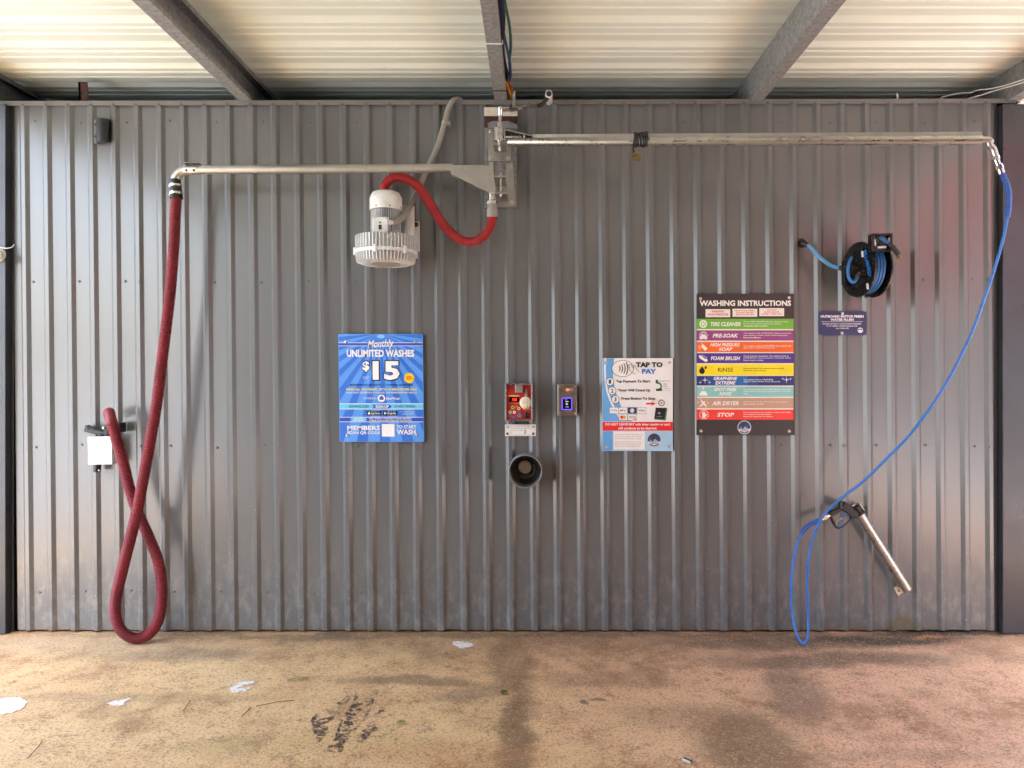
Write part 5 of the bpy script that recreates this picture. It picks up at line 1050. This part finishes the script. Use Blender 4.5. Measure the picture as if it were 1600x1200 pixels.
# ================================================================== on the floor: paint dabs, twigs, litter
def dab(pts, lab, mat):
    P3 = [FL(x, y_, .0035) for x, y_ in pts]; out = []
    for i, p in enumerate(P3):
        q = P3[(i+1) % len(P3)]
        for j in range(5):
            m_ = p.lerp(q, j/5); m_ += Vector((noise.noise(m_*37), noise.noise(m_*37 + Vector((9, 0, 0))), 0))*.012; m_.z = .0035; out.append(m_)
    c = sum(out, Vector())/len(out); g = MB(); g.prism([Vector((p.x, p.y, .0008)) for p in out], (0, 0, .0022))
    tag(g.obj('paint_patch', mat, None, origin=(c.x, c.y, 0)), lab, 'paint mark', 'white paint dabs on the floor')
DAB = NB('chipped white paint'); DAB.base(DAB.mix(DAB.ramp(DAB.noise(45, 6, .7), .50, .60), lin((236, 234, 230)), lin((200, 186, 170)))); DAB.rough(.7); DAB = DAB.m
dab([(-20, 1098), (10, 1090), (30, 1089), (43, 1097), (35, 1107), (18, 1114), (-20, 1117)], 'large white paint blotch on the concrete cut by the photo edge', DAB)
dab([(167, 1098), (180, 1094.5), (206, 1090), (196, 1096), (193, 1100.5), (172, 1101.5)], 'small white paint dab with a tail on the concrete below the red hose', DAB)
dab([(360, 1075), (372, 1066), (396, 1063), (399, 1067), (384, 1069), (368, 1075.5), (384, 1076), (400, 1070.5), (384, 1079.5), (362, 1081)], 'hooked white paint mark on the concrete in front of the ribbed wall', DAB)
dab([(706, 1003), (716, 1001.5), (737, 1004), (739, 1009), (724, 1012), (712, 1009)], 'faint white paint patch on the concrete close to the wall foot', DAB)
TWIG = M('dry twig', (118, 84, 56), .8, 0, .3, 40)
for a, b_, lab in (((400, 1103.5), (461, 1094), 'long thin brown twig lying left of the black crackled stain'), ((66, 1158), (43, 1185), 'thin dry stalk lying near the bottom edge of the floor on the bright side'), ((297, 1094), (286, 1111), 'short dry stalk lying right of the tailed paint dab'), ((392, 1105), (377, 1120), 'short dry stalk just below the end of the long twig')):
    A, B = FL(*a, .006), FL(*b_, .006); m_ = A.lerp(B, .5) + Vector((.004, .006, .003)); g = MB(); g.tube(curve([A, m_, B], .02), lambda L: .0021, 6)
    tag(g.obj('twig', TWIG, None, origin=(A.x, A.y, 0)), lab, 'twig', 'dry twigs on the concrete')
def leaf(px, py, ln, wd, rot, col, lab):
    c = FL(px, py, .006); g = MB(); u_ = Vector((math.cos(rot), math.sin(rot), 0)); v_ = Vector((-u_.y, u_.x, 0)); up_ = Vector((0, 0, 1)); n = 8; mid_ = []
    top, bot = [], []
    for i in range(n + 1):
        t_ = i/n; w_ = wd*math.sin(math.pi*min(1, t_*.95 + .03))**.8/2; b0 = c + u_*(t_ - .5)*ln + up_*(.006*math.sin(t_*3)); mid_.append(g.bm.verts.new(b0)); top.append(g.bm.verts.new(b0 + v_*w_ + up_*.005)); bot.append(g.bm.verts.new(b0 - v_*w_ + up_*.004))
    for i in range(n): g.bm.faces.new((mid_[i], mid_[i+1], top[i+1], top[i])); g.bm.faces.new((bot[i], bot[i+1], mid_[i+1], mid_[i]))
    tag(g.obj('fallen_leaf', M('leaf %d' % px, col, .6, 0, .2, 40), None, origin=(c.x, c.y, 0)), lab, 'leaf', 'fallen leaves on the concrete')
leaf(627, 1130, .045, .028, .3, (150, 150, 70), 'yellow green fallen leaf lying right of the black crackled stain')
leaf(788, 1083, .05, .04, 1.0, (108, 100, 62), 'olive fallen leaf lying on the dark pebbly strip')
leaf(465, 1062, .11, .02, .25, (148, 138, 104), 'long pale grey green leaf lying above the twig')
lt = thing('litter_clip', 'small black and white plastic scrap lying near the bottom edge', 'litter', FL(1074, 1190))
A, B = FL(1067.5, 1187, .004), FL(1080, 1192.5, .004); d_ = (B - A).normalized(); s_ = Vector((-d_.y, d_.x, 0))
g = MB(); g.prism([A + s_*.001, B + s_*.001, B + s_*.010, A + s_*.010], (0, 0, .008)); g.obj('black_strip', BLACK, lt, bevel=.001)
g = MB(); g.prism([A - s_*.009, B - s_*.009, B, A], (0, 0, .007)); g.obj('white_strip', WHITEP, lt, bevel=.001)
